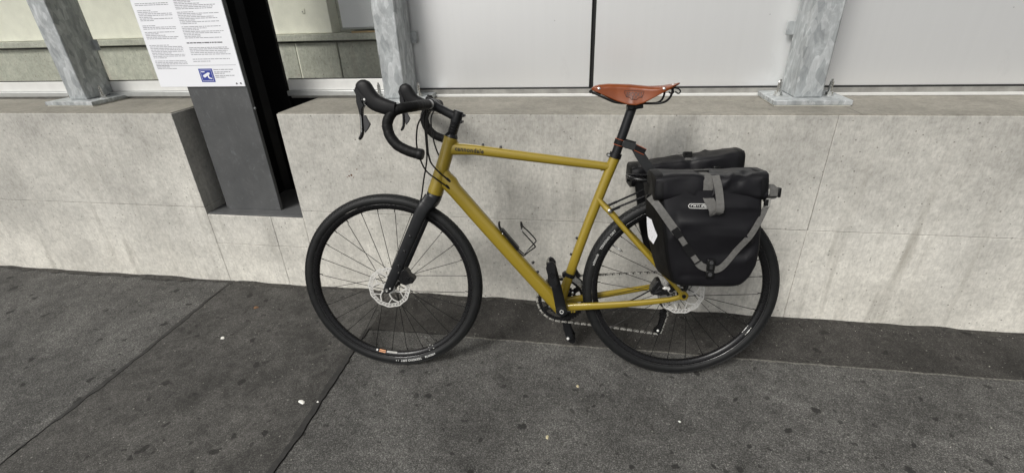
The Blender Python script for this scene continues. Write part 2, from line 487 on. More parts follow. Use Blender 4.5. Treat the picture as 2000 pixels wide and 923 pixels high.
class MB:
    def __init__(self):
        self.v = []
        self.f = []

    def add(self, vs_, fs_):
        o = len(self.v)
        self.v += [tuple(x) for x in vs_]
        self.f += [tuple(i + o for i in f) for f in fs_]
        return self

    def box(self, x0, x1, y0, y1, z0, z1, rot=None, c=None):
        vs_ = [V((x, y, z)) for x in (x0, x1) for y in (y0, y1) for z in (z0, z1)]
        if rot is not None:
            c = V(c) if c is not None else V(((x0 + x1) / 2, (y0 + y1) / 2, (z0 + z1) / 2))
            vs_ = [rot @ (v - c) + c for v in vs_]
        return self.add(vs_, [(0, 1, 3, 2), (4, 6, 7, 5), (0, 4, 5, 1), (2, 3, 7, 6), (0, 2, 6, 4), (1, 5, 7, 3)])

    def tube(self, pts, r, n=12, ry=None, exp=2.0, ref=(0, 1, 0), cap=True, closed=False, r_fn=None):
        """swept (super)ellipse: r across the path away from ref, ry along ref"""
        P = [V(p[:3]) for p in pts]
        m = len(P)
        R = r if isinstance(r, (list, tuple)) else [r] * m
        RY = ry if isinstance(ry, (list, tuple)) else ([ry] * m if ry is not None else R)
        ref = V(ref)
        vs_, fs_ = [], []
        prev = None
        for i in range(m):
            if closed:
                T = (P[(i + 1) % m] - P[i - 1])
            else:
                T = P[min(m - 1, i + 1)] - P[max(0, i - 1)]
            T.normalize()
            b = prev if prev is not None else ref
            s = b - T * b.dot(T)
            if s.length < 1e-4:
                s = V((1, 0, 0)) - T * T.x
                if s.length < 1e-3:
                    s = V((0, 0, 1)) - T * T.z
            s.normalize()
            prev = s
            q = T.cross(s)
            for k in range(n):
                a = 2 * pi * k / n
                ca, sa = cos(a), sin(a)
                if exp != 2.0:
                    ca = math.copysign(abs(ca) ** (2 / exp), ca)
                    sa = math.copysign(abs(sa) ** (2 / exp), sa)
                vs_.append(P[i] + s * (RY[i] * ca) + q * (R[i] * sa))
        for i in range(m if closed else m - 1):
            j = (i + 1) % m
            for k in range(n):
                k2 = (k + 1) % n
                fs_.append((i * n + k, i * n + k2, j * n + k2, j * n + k))
        if cap and not closed:
            fs_.append(tuple(range(n - 1, -1, -1)))
            fs_.append(tuple((m - 1) * n + k for k in range(n)))
        return self.add(vs_, fs_)

    def prism(self, poly, y0, y1):
        """polygon in x,z extruded from y0 to y1"""
        n = len(poly)
        vs_ = [(x, y0, z) for x, z in poly] + [(x, y1, z) for x, z in poly]
        fs_ = [tuple(range(n)), tuple(range(2 * n - 1, n - 1, -1))]
        fs_ += [(i, i + n, (i + 1) % n + n, (i + 1) % n) for i in range(n)]
        return self.add(vs_, fs_)

    def prism_z(self, poly, z0, z1):
        n = len(poly)
        vs_ = [(x, y, z0) for x, y in poly] + [(x, y, z1) for x, y in poly]
        fs_ = [tuple(range(n - 1, -1, -1)), tuple(range(n, 2 * n))]
        fs_ += [(i, (i + 1) % n, (i + 1) % n + n, i + n) for i in range(n)]
        return self.add(vs_, fs_)

    def lathe(self, prof, c=(0, 0, 0), n=48, closed=False, cap=True):
        """profile of (r, y) turned about the y axis through c"""
        m = len(prof)
        vs_ = [(c[0] + r * cos(2 * pi * k / n), c[1] + y, c[2] + r * sin(2 * pi * k / n)) for r, y in prof for k in range(n)]
        fs_ = []
        for i in range(m if closed else m - 1):
            j = (i + 1) % m
            for k in range(n):
                k2 = (k + 1) % n
                fs_.append((i * n + k, j * n + k, j * n + k2, i * n + k2))
        if cap and not closed:
            fs_.append(tuple(range(n)))
            fs_.append(tuple((m - 1) * n + k for k in range(n - 1, -1, -1)))
        return self.add(vs_, fs_)

    def lathe_axis(self, prof, c, axis, n=16):
        """profile of (r, h) turned about any axis"""
        A = V(axis).normalized()
        s = A.orthogonal().normalized()
        q = A.cross(s)
        c = V(c)
        m = len(prof)
        vs_ = [c + A * h + (s * cos(2 * pi * k / n) + q * sin(2 * pi * k / n)) * r for r, h in prof for k in range(n)]
        fs_ = [(i * n + k, i * n + (k + 1) % n, (i + 1) * n + (k + 1) % n, (i + 1) * n + k) for i in range(m - 1) for k in range(n)]
        fs_.append(tuple(range(n - 1, -1, -1)))
        fs_.append(tuple((m - 1) * n + k for k in range(n)))
        return self.add(vs_, fs_)

    def ribbon(self, pts, width, thick, wdirs):
        """strap: rectangular section, wdirs = direction of the width at each point"""
        P = [V(p) for p in pts]
        vs_ = []
        m = len(P)
        for i in range(m):
            T = (P[min(m - 1, i + 1)] - P[max(0, i - 1)]).normalized()
            w = V(wdirs[i] if isinstance(wdirs, list) else wdirs)
            w = (w - T * w.dot(T)).normalized()
            nrm = T.cross(w)
            W = width[i] if isinstance(width, list) else width
            for a, b in ((-1, -1), (1, -1), (1, 1), (-1, 1)):
                vs_.append(P[i] + w * (a * W / 2) + nrm * (b * thick / 2))
        fs_ = [(i * 4 + k, i * 4 + (k + 1) % 4, (i + 1) * 4 + (k + 1) % 4, (i + 1) * 4 + k) for i in range(m - 1) for k in range(4)]
        fs_ += [(3, 2, 1, 0), tuple((m - 1) * 4 + k for k in range(4))]
        return self.add(vs_, fs_)

    def shift(self, d):
        self.v = [(x + d[0], y + d[1], z + d[2]) for x, y, z in self.v]
        return self

    def mirror_y(self):
        self.v = [(x, -y, z) for x, y, z in self.v]
        self.f = [tuple(reversed(f)) for f in self.f]
        return self

    def mesh(self, name, mat, smooth_=True, angle=35):
        me = bpy.data.meshes.new(name)
        me.from_pydata(self.v, [], self.f)
        import bmesh
        bm = bmesh.new()
        bm.from_mesh(me)
        bmesh.ops.recalc_face_normals(bm, faces=bm.faces)
        bm.to_mesh(me)
        bm.free()
        me.materials.append(MATS[mat] if isinstance(mat, str) else mat)
        if smooth_:
            me.polygons.foreach_set('use_smooth', [True] * len(me.polygons))
            me.set_sharp_from_angle(angle=radians(angle))
        return me

    def build(self, name, mat, parent=None, smooth_=True, angle=35, bevel=0.0, seg=2):
        return link(name, self.mesh(name, mat, smooth_, angle), parent, bevel, seg)

    def bvh(self):
        return BVHTree.FromPolygons([V(v) for v in self.v], self.f)


def link(name, me, parent=None, bevel=0.0, seg=2):
    o = bpy.data.objects.new(name, me)
    COL.objects.link(o)
    o.parent = parent
    if bevel:
        b = o.modifiers.new('bevel', 'BEVEL')
        b.width = bevel
        b.segments = seg
        b.limit_method = 'ANGLE'
        b.angle_limit = radians(40)
        b.harden_normals = False
    return o


def tag(o, label=None, cat=None, group=None, kind=None):
    for k, v in (('label', label), ('category', cat), ('group', group), ('kind', kind)):
        if v:
            o[k] = v
    return o


def thing(name, label, cat, loc=(0, 0, 0), group=None, matrix=None):
    o = bpy.data.objects.new(name, None)
    COL.objects.link(o)
    o.empty_display_size = 0.1
    if matrix is not None:
        o.matrix_world = matrix
    else:
        o.location = loc
    return tag(o, label, cat, group)


def text_mesh(txt, size, bold=0.0, shear=0.0, spacing=1.0):
    """flat letters as vertices (x, y) and faces"""
    cu = bpy.data.curves.new('lettering', 'FONT')
    cu.body = txt
    cu.size = size
    cu.offset = bold * size
    cu.shear = shear
    cu.space_character = spacing
    cu.resolution_u = 3
    o = bpy.data.objects.new('lettering', cu)
    COL.objects.link(o)
    bpy.context.view_layer.update()
    dg = bpy.context.evaluated_depsgraph_get()
    me = bpy.data.meshes.new_from_object(o.evaluated_get(dg))
    vs_ = [(v.co.x, v.co.y) for v in me.vertices]
    fs_ = [tuple(p.vertices) for p in me.polygons]
    bpy.data.objects.remove(o)
    bpy.data.curves.remove(cu)
    bpy.data.meshes.remove(me)
    return vs_, fs_


# ================================================================== SETTING
# ---- ground
def jitter_line(a, b, n, amp, seed):
    out = []
    for i in range(n + 1):
        t = i / n
        p = V(a).lerp(V(b), t)
        d = (V(b) - V(a)).normalized()
        q = V((-d.y, d.x, 0))
        out.append(p + q * (noise.noise(V((t * 23 + seed, seed * 3.1, 0))) * amp + noise.noise(V((t * 90 + seed, seed, 4))) * amp * 0.45 + noise.noise(V((t * 420 + seed, seed, 9))) * amp * 0.5))
    return out


mb = MB()
mb.add([(-40, -60, 0), (40, -60, 0), (40, 40, 0), (-40, 40, 0)], [(0, 1, 2, 3)])
tag(mb.build('pavement', 'asphalt', None, False), 'coarse grey asphalt pavement in front of the concrete wall', kind='structure')


def sheet(name, outline, z, mat, label):
    m = MB()
    n = len(outline)
    m.add([(p[0], p[1], z) for p in outline] + [(p[0], p[1], -0.02) for p in outline],
          [tuple(range(n))] + [(i, (i + 1) % n, (i + 1) % n + n, i + n) for i in range(n)])
    return tag(m.build(name, mat, None, True, 30), label, kind='structure')


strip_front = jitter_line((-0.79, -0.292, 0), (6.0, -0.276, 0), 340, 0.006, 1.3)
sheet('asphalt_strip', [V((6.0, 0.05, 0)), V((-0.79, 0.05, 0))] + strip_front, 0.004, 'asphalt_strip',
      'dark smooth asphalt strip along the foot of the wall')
gb = [p + V((0, -.0045 - .006 * max(0, noise.noise(V((p.x * 14, 2.2, 0)))), 0)) for p in strip_front if p.x > -0.45]
gf = [p + V((0, .001, 0)) for p in strip_front if p.x > -0.45]
sheet('edge_highlight', gb + gf[::-1], 0.0026, 'grit', 'thin pale lip painted as a highlight along the edge of the dark asphalt strip')  # the 'grit' key holds the painted highlight colour
slab_right = jitter_line((-0.79, 0.05, 0), (-0.79, -6, 0), 300, 0.008, 5.7)
slab_left = jitter_line((-1.70, -6, 0), (-1.70, 0.05, 0), 300, 0.006, 8.2)
sheet('asphalt_slab', slab_right + slab_left, 0.0042, 'asphalt_smooth', 'dark smooth worn asphalt slab left of the front wheel')
for nm, X, wdt, y0, sd in (('tar_joint', -0.792, 0.016, -0.30, 2.2), ('tar_joint', -1.702, 0.013, 0.0, 9.9)):
    a = jitter_line((X - wdt / 2, y0, 0), (X - wdt / 2, -6, 0), 300, 0.012, sd)
    b = jitter_line((X + wdt / 2, -6, 0), (X + wdt / 2, y0, 0), 300, 0.016, sd + 7)
    sheet(nm, a + b, 0.0062, 'tar', 'dark bitumen joint running from the front wheel to the lower picture edge' if X > -1 else 'dark bitumen joint at the left edge of the smooth asphalt slab')

# ---- concrete wall
HW = 0.896
XL, XR = -7.0, 7.0
RX0, RX1, RZ = -1.708, -1.187, 0.397     # the notch for the steel column
wall = thing('concrete_wall', 'low cast concrete wall with notch, running behind the leaning bicycle', 'wall')
mb = MB()
mb.box(XL, RX0 - 0.006, 0.006, 0.42, -0.1, HW - 0.006)
mb.box(RX1 + 0.006, XR, 0.006, 0.42, -0.1, HW - 0.006)
mb.box(RX0 - 0.006, RX1 + 0.006, 0.006, 0.42, -0.1, RZ - 0.006)
mb.build('core', 'concrete_dark', wall, False)
GAP = 0.0015


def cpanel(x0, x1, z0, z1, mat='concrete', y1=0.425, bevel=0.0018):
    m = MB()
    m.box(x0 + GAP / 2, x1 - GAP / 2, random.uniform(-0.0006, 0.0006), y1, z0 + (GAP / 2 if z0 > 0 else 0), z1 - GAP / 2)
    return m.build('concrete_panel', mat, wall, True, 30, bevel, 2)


ZJ = 0.435
xs_r = [RX1, 1.028, 3.25, 5.4, XR]
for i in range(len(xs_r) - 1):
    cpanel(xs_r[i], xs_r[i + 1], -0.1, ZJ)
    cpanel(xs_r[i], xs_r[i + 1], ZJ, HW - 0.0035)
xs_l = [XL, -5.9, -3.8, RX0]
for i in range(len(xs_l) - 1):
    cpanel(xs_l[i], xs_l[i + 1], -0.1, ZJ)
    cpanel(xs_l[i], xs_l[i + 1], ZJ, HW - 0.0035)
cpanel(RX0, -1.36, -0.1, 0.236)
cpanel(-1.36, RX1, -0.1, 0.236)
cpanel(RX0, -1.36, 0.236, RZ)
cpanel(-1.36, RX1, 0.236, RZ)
# upper faces in a darker concrete
for x0, x1 in ((RX1 + 0.005, XR), (XL, RX0 - 0.005)):
    mb = MB()
    mb.box(x0, x1, 0.004, 0.424, HW - 0.02, HW)
    mb.build('coping', 'concrete_top', wall, True, 30, 0.002)
for x, z, r in ((-0.905, 0.618, .0045), (-0.893, 0.622, .006), (-0.915, 0.612, .003), (-0.885, 0.612, .003), (-0.900, 0.640, .0025), (-0.862, 0.650, .003)):
    mb = MB().lathe_axis([(r, 0), (r * .8, .0012), (r * .3, .0016)], (x, .0005, z), (0, -1, 0), 9)
    mb.build('rust_speck', 'rust', wall)
# black back of the notch
mb = MB()
mb.box(RX0 - 0.3, RX1 + 0.3, 0.43, 0.50, 0.0, HW)
mb.build('rear_panel', 'black_paint', wall, False)

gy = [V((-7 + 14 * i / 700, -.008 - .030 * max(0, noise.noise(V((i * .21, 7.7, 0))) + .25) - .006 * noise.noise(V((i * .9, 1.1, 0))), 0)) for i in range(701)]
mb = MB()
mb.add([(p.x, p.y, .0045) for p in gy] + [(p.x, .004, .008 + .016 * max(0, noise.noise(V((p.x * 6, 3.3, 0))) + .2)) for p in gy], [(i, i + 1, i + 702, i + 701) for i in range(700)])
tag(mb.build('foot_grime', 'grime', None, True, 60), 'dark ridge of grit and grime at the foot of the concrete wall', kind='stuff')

# ---- steel column in the notch
PX0, PX1, PY0, PY1 = -1.643, -1.343, 0.066, 0.366
colm = thing('steel_column', 'dark grey steel column standing in the notch of the concrete wall, carrying the notice', 'column', (-1.493, 0.216, RZ))


def P(mb_, nm, mat, par, org=(0, 0, 0), **kw):
    return mb_.shift((-org[0], -org[1], -org[2])).build(nm, mat, par, **kw)


co = (-1.493, 0.216, RZ)
P(MB().box(PX0, PX1, PY0, PY0 + 0.019, RZ + 0.006, 3.399), 'cover_plate', 'grey_paint', colm, co, bevel=0.0025)
P(MB().box(PX0 + 0.002, PX1 - 0.002, PY1 - 0.019, PY1, RZ + 0.006, 3.399), 'flange', 'black_paint', colm, co, bevel=0.002)
mb = MB().box(-1.499, -1.487, PY0 + 0.019, PY1 - 0.019, RZ + 0.006, 3.399)
mb.prism_z([(-1.487, PY1 - 0.019), (-1.487, PY1 - 0.046), (-1.475, PY1 - 0.030), (-1.460, PY1 - 0.019)], RZ + 0.006, 3.399)
P(mb, 'web', 'black_paint', colm, co)
P(MB().box(RX0 + 0.004, RX1 - 0.004, 0.004, 0.40, RZ + 0.0005, RZ + 0.007), 'base_plate', 'grey_paint', colm, co, bevel=0.0015)
P(MB().box(PX1 + 0.002, RX1 + 0.0, PY1 + 0.006, PY1 + 0.014, RZ + 0.008, 0.93), 'closing_sheet', 'black_paint', colm, co)
P(MB().box(RX0 + 0.001, PX0 - 0.004, PY1 + 0.006, PY1 + 0.014, RZ + 0.008, 0.93), 'closing_sheet', 'black_paint', colm, co)
P(MB().lathe_axis([(0.006, 0), (0.006, 0.004), (0.003, 0.006)], (PX1 + 0.0, PY0 + 0.01, 0.90), (1, 0, 0), 10), 'bolt', 'galv', colm, co)

# ---- notice
SX0, SX1, SZ0, SZ1 = -1.772, PX1 - 0.002, 0.998, 1.72
sy = 0.0605
so = ((SX0 + SX1) / 2, sy, SZ0)
sign = thing('notice_board', 'white printed notice with blue camera symbol fixed to the steel column', 'sign', so)
P(MB().box(SX0, SX1, sy, sy + 0.004, SZ0, SZ1), 'board', 'sign_white', sign, so, bevel=0.0008)
SF = sy - 0.0004


def dashes(mb_, x0, x1, z, h):
    x = x0
    while x < x1 - 0.003:
        w = random.uniform(0.006, 0.026)
        e = min(x + w, x1)
        mb_.add([(x, SF, z), (e, SF, z), (e, SF, z + h), (x, SF, z + h)], [(0, 1, 2, 3)])
        x = e + 0.0026


mb = MB()
rng = random.Random(3)
z = 1.075
RC0, RC1 = -1.567, -1.372
LC0, LC1 = -1.755, -1.592
for zz, f in ((1.103, 0.45), (1.112, 0.95), (1.131, 1.0), (1.138, 0.9), (1.145, 0.95), (1.152, 1.0), (1.158, 0.98)):
    dashes(mb, RC0 + 0.004, RC0 + (RC1 - RC0) * f, zz, 0.0026)
zz = 1.197
k = 0
while zz < 1.37:
    if k % 9 != 8:
        f = rng.choice([0.95, 0.9, 1.0, 0.6, 0.4, 0.98, 0.85])
        dashes(mb, RC0, RC0 + (RC1 - RC0) * f, zz, 0.0024)
    zz += 0.0062
    k += 1
zz = 1.385
while zz < 1.70:
    dashes(mb, RC0, RC0 + (RC1 - RC0) * rng.choice([0.95, 0.9, 1.0, 0.7, 0.98]), zz, 0.0024)
    zz += 0.0066 if rng.random() < 0.9 else 0.02
zz = 1.055
while zz < 1.70:
    if rng.random() < 0.8:
        dashes(mb, LC0, LC0 + (LC1 - LC0) * rng.choice([0.95, 0.9, 1.0, 0.6, 0.4, 0.98]), zz, 0.0024)
    zz += 0.0064 if rng.random() < 0.88 else 0.02
for zz, f in ((1.068, 1.0), (1.058, 0.8), (1.052, 0.5), (1.043, 0.95), (1.036, 0.5)):
    dashes(mb, -1.478, -1.478 + 0.1 * f, zz, 0.0030)
mb.add([(LC0, SF, 1.087), (RC1 + 0.01, SF, 1.087), (RC1 + 0.01, SF, 1.0885), (LC0, SF, 1.0885)], [(0, 1, 2, 3)])
tag(P(mb, 'printed_text', 'ink', sign, so, smooth_=False), kind='stuff')
mb = MB()
dashes(mb, RC0, RC1 - 0.02, 1.1765, 0.0042)
dashes(mb, RC0 - 0.04, RC0 + 0.08, 1.3775, 0.004)
dashes(mb, RC0 - 0.06, RC0 + 0.13, 1.3705, 0.004)
tag(P(mb, 'printed_heading', 'ink_dark', sign, so, smooth_=False), kind='stuff')
BX0, BX1, BZ0, BZ1 = -1.552, -1.484, 1.018, 1.074
sq = P(MB().add([(BX0, SF - .0002, BZ0), (BX1, SF - .0002, BZ0), (BX1, SF - .0002, BZ1), (BX0, SF - .0002, BZ1)], [(0, 1, 2, 3)]), 'camera_symbol', 'sign_blue', sign, so, smooth_=False)
mb = MB()
yy = SF - 0.0005
for x0, x1, z0, z1 in ((BX0 + .006, BX1 - .006, BZ0 + .005, BZ0 + .0062), (BX0 + .006, BX1 - .006, BZ1 - .0062, BZ1 - .005),
                       (BX0 + .006, BX0 + .0072, BZ0 + .005, BZ1 - .005), (BX1 - .0072, BX1 - .006, BZ0 + .005, BZ1 - .005)):
    mb.add([(x0, yy, z0), (x1, yy, z0), (x1, yy, z1), (x0, yy, z1)], [(0, 1, 2, 3)])
cx, cz = (BX0 + BX1) / 2, (BZ0 + BZ1) / 2


def poly(mb_, pts):
    mb_.add([(cx + a, yy - 0.0001, cz + b) for a, b in pts], [tuple(range(len(pts)))])


poly(mb, [(-.018, -.006), (-.013, -.010), (.015, .004), (.018, .010), (.010, .013), (-.020, .000)])
poly(mb, [(.004, -.002), (.010, .001), (.010, -.008), (.022, -.012), (.022, -.016), (.008, -.014), (.003, -.009)])
poly(mb, [(-.023, .013), (-.023, .017), (-.006, .017), (-.006, .013)])
P(mb, 'camera_pictogram', 'sign_white', sq, so, smooth_=False)
for x, z in ((PX1 - 0.020, 1.012), (PX1 - 0.040, 1.011)):
    P(MB().lathe_axis([(0.0035, 0), (0.0035, 0.002), (0.002, 0.003)], (x, sy, z), (0, -1, 0), 10), 'rivet', 'ink_dark', sign, so)

# ---- galvanised posts
GY0, GY1 = 0.190, 0.345


def galv_post(X0, label):
    X1 = X0 + 0.102
    o = ((X0 + X1) / 2, 0.247, HW)
    t = thing('steel_post', label, 'post', o, 'galvanised posts standing on the wall')
    zb = HW + 0.022
    P(MB().box(X0, X1, GY0, GY1, zb, 3.399), 'shaft', 'galv', t, o, bevel=0.006, seg=3)
    P(MB().box(X0 + 0.03, X1 - 0.03, GY1 - 0.001, GY1 + 0.03, zb, 3.399), 'fixing_fin', 'galv', t, o)
    P(MB().box(X0 - 0.088, X1 + 0.088, 0.134, 0.350, HW + 0.0045, zb), 'base_plate', 'galv', t, o, bevel=0.0015)
    P(MB().box(X0 - 0.084, X1 + 0.084, 0.138, 0.346, HW + 0.0002, HW + 0.0044), 'grout_pad', 'plaster', t, o)
    for bx in (X0 - 0.043, X1 + 0.043):
        for by in (0.175, 0.300):
            if by < 0.2:
                continue
            b = P(MB().lathe_axis([(0.0075, 0), (0.0075, 0.052), (0.004, 0.055), (0.004, 0.062)], (bx, by - 0.06, zb), (0, 0, 1), 12), 'anchor_bolt', 'silver', t, o)
            P(MB().lathe_axis([(0.018, 0), (0.018, 0.003)], (bx, by - 0.06, zb), (0, 0, 1), 20).lathe_axis([(0.0135, 0.003), (0.0135, 0.015)], (bx, by - 0.06, zb), (0, 0, 1), 6), 'nut', 'silver', b, o)
            b.location = (0, 0, 0)
    for zc in (1.135,):
        P(MB().box(X0 - 0.028, X1 + 0.028, GY1 - 0.008, GY1 - 0.002, zc, zc + 0.05), 'fixing_bracket', 'galv', t, o, bevel=0.001)
    return t


galv_post(-0.766, 'galvanised steel post behind the handlebar, between window and white panel')
galv_post(0.935, 'galvanised steel post with bolted base plate above the wall right of the saddle')
galv_post(-2.46, 'galvanised steel post left of the steel column with the notice')
galv_post(2.64, 'rightmost galvanised steel post on the wall')

# ---- white cladding panels
PYF = 0.362


def panel(x0, x1, label):
    o = ((x0 + x1) / 2, PYF, HW)
    m = MB().box(x0, x1, PYF, PYF + 0.012, 0.934, 3.39).shift((-o[0], -o[1], -o[2]))
    ob = m.build('white_panel', 'panel', None, True, 30, 0.0015)
    ob.location = o
    return tag(ob, label, 'panel', 'white panels between the posts')


panel(-0.715, 0.138, 'satin white sheet panel left of the black gap above the saddle nose')
panel(0.156, 0.986, 'satin white sheet panel behind and right of the brown saddle')
panel(0.990, 1.835, 'satin white sheet panel directly right of the right base plate post')
panel(1.852, 2.69, 'satin white sheet panel farthest right')
ob = MB().box(-0.70, 2.7, PYF + 0.016, PYF + 0.03, 0.90, 3.39).build('panel_backing', 'black_gap', None, False)
tag(ob, 'black backing strip showing in the gap between the white panels', 'backing')
rail = thing('sill_rail', 'aluminium sill rail running under the white panels on the wall top', 'rail', (0.95, 0.36, HW))
ro = (0.95, 0.36, HW)
P(MB().box(-0.715, 2.69, 0.350, 0.3755, HW + 0.0005, 0.9285), 'rail_face', 'alu_dirty', rail, ro, bevel=0.001)
P(MB().box(-0.715, 2.69, 0.341, 0.3495, HW + 0.0005, 0.9085), 'rail_lip', 'alu_white', rail, ro, bevel=0.0015)
P(MB().box(-0.715, 2.69, 0.352, 0.3615, 0.9288, 0.9337), 'seal', 'black_gap', rail, ro)


# ---- windows
def window(x0, x1, label):
    o = ((x0 + x1) / 2, PYF, HW)
    t = thing('window', label, 'window', o, 'glazed bays above the wall')
    P(MB().box(x0, x1, 0.345, 0.395, 0.932, 0.981), 'frame', 'alu_white', t, o, bevel=0.0015)
    P(MB().box(x0, x1, 0.322, 0.395, 0.9075, 0.9315), 'sill', 'alu', t, o, bevel=0.002)
    P(MB().box(x0 + 0.01, x1, 0.335, 0.39, HW + 0.0006, 0.907), 'sill_support', 'alu_dirty', t, o)
    P(MB().box(x0, x1, 0.366, 0.374, 0.982, 3.39), 'pane', 'glass', t, o, smooth_=False)
    P(MB().box(x0, x1, 0.360, 0.366, 0.9812, 0.985), 'seal', 'black_gap', t, o, smooth_=False)
    return t


window(-1.332, -0.70, 'window between the steel column and the galvanised post, interior wall behind')
window(-2.40, -1.640, 'window left of the steel column with the notice')
window(-5.0, -2.404, 'leftmost window above the wall')

# ---- the room behind the glass
room = thing('interior_wall', 'pale plastered wall with grey concrete plinth seen through the window', 'wall', (-1.6, 0.9, 0))
ro = (-1.6, 0.9, 0)
P(MB().box(-6.0, -1.560, 0.83, 0.98, -0.05, 1.11), 'concrete_block', 'interior_concrete', room, ro, bevel=0.004)
P(MB().box(-1.552, -1.30, 0.83, 0.98, -0.05, 1.11), 'concrete_block', 'interior_concrete', room, ro, bevel=0.004)
P(MB().box(-1.299, 0.6, 0.84, 0.98, -0.05, 1.11), 'concrete_block', 'interior_concrete', room, ro, bevel=0.004)
P(MB().box(-1.5605, -1.5515, 0.835, 0.97, -0.05, 1.109), 'mortar_joint', 'plaster', room, ro)
P(MB().box(-6.0, 0.6, 0.80, 0.98, 1.120, 1.156), 'ledge', 'interior_concrete', room, ro, bevel=0.004)
P(MB().box(-6.0, -1.312, 0.835, 0.98, 1.157, 3.39), 'plaster_face', 'plaster', room, ro, bevel=0.004)
P(MB().box(-1.311, 0.6, 0.93, 0.98, 1.157, 3.39), 'recessed_face', 'interior_concrete', room, ro)
P(MB().box(-1.18, -0.75, 0.80, 0.825, 1.157, 1.166), 'timber_strip', 'wood', room, ro)
P(MB().box(-1.475, -1.455, 0.831, 0.8345, 1.262, 1.286), 'socket', 'plaster', room, ro)
P(MB().box(-1.468, -1.464, 0.829, 0.8305, 1.268, 1.273), 'socket_hole', 'black_gap', room, ro)
cab = thing('wall_cabinet', 'white cabinet inside the window beside the galvanised post', 'cabinet', (-1.0, 0.83, 1.17))
co2 = (-1.0, 0.83, 1.17)
P(MB().box(-1.228, -0.74, 0.80, 0.92, 1.184, 2.1), 'door', 'sign_white', cab, co2, bevel=0.003)
P(MB().box(-1.232, -0.736, 0.797, 0.92, 1.176, 1.1835), 'trim', 'alu', cab, co2)
tag(MB().box(-6, 2.7, 0.40, 0.99, 0.40, 0.41).build('interior_floor', 'interior_concrete', None, False), kind='structure')

# ---- unseen canopy, an inferred roof; its extent is set for its shade
can = thing('shading_canopy', 'unseen canopy roof above the frame, sized to shade the wall and pavement', 'roof', (0, -0.3, 3.4))
P(MB().box(-9, 9, -0.7, 0.42, 3.40, 3.60), 'unseen_canopy_slab', 'concrete', can, (0, -0.3, 3.4), bevel=0.01)
P(MB().box(-9, 9, -0.8, -0.7005, 3.36, 3.66), 'unseen_canopy_fascia', 'galv', can, (0, -0.3, 3.4), bevel=0.005)

# ================================================================== BICYCLE
BY, LEAN, BY0 = radians(4.59), radians(10.78), -0.4391
ex = V((cos(BY), sin(BY), 0))
nn = V((-sin(BY), cos(BY), 0))
ez = V((0, 0, cos(LEAN))) + nn * sin(LEAN)
ey = ez.cross(ex)
BM = Matrix(((ex.x, ey.x, ez.x, 0), (ex.y, ey.y, ez.y, BY0), (ex.z, ey.z, ez.z, 0), (0, 0, 0, 1)))
# bicycle axes: x towards the rear wheel, y to the wall side, z up in the plane of the frame
bike = thing('bicycle', 'olive yellow gravel bicycle with drop handlebar leaning at the concrete wall', 'bicycle', matrix=BM)
FX, RX, AZ = -0.5664, 0.5044, 0.3485
RT = 0.3485


def B(mb_, nm, mat, par=None, **kw):
    return mb_.build(nm, mat, par or bike, **kw)


# ---- frame tubes (one painted part)
HT0, HT1 = V((-0.3085, 0, 0.897)), V((-0.3785, 0, 0.700))
fm = MB()
n_ = 12
fm.tube([HT0.lerp(HT1, t) for t in (0, .03, .1, .5, .85, .97, 1)], [.0235, .0245, .0238, .0245, .0275, .029, .0285], 32)
tt = smooth([(-0.318, 0, 0.858), (-0.255, 0, 0.8545), (-0.203, 0, 0.850), (-0.008, 0, 0.824), (0.200, 0, 0.797), (0.244, 0, 0.791)], 6)
k = len(tt)
fm.tube(tt, [interp(i / (k - 1), [0, .12, .25, 1], [.0235, .0205, .019, .0130]) for i in range(k)], 28,
        [interp(i / (k - 1), [0, .25, 1], [.019, .0175, .0155]) for i in range(k)], 2.7)
dt = smooth([(-0.352, 0, 0.768), (-0.318, 0, 0.727), (-0.285, 0, 0.687), (-0.177, 0, 0.557), (-0.036, 0, 0.391), (0.078, 0, 0.262)], 6)
k = len(dt)
fm.tube(dt, [interp(i / (k - 1), [0, .12, .3, .8, 1], [.032, .0285, .0262, .0255, .028]) for i in range(k)], 32,
        [interp(i / (k - 1), [0, .3, .8, 1], [.022, .0235, .0245, .030]) for i in range(k)], 2.8)
st = smooth([(0.2565, 0, 0.826), (0.2070, 0, 0.689), (0.1525, 0, 0.532), (0.0955, 0, 0.350), (0.074, 0, 0.268)], 6)
k = len(st)
fm.tube(st, [interp(i / (k - 1), [0, .06, .2, .8, 1], [.0185, .0178, .0172, .0172, .0185]) for i in range(k)], 28,
        [interp(i / (k - 1), [0, .8, 1], [.0172, .0180, .026]) for i in range(k)], 2.3)
# gussets that blend the joints
fm.tube([(-0.298, 0, 0.868), (-0.262, 0, 0.842)], [.020, .006], 20, [.017, .010])
fm.tube([(-0.345, 0, 0.770), (-0.318, 0, 0.738), (-0.300, 0, 0.715)], [.020, .026, .020], 24, [.0215, .0215, .020])
fm.tube([(0.244, 0, 0.800), (0.208, 0, 0.782)], [.017, .006], 20, [.0155, .009])
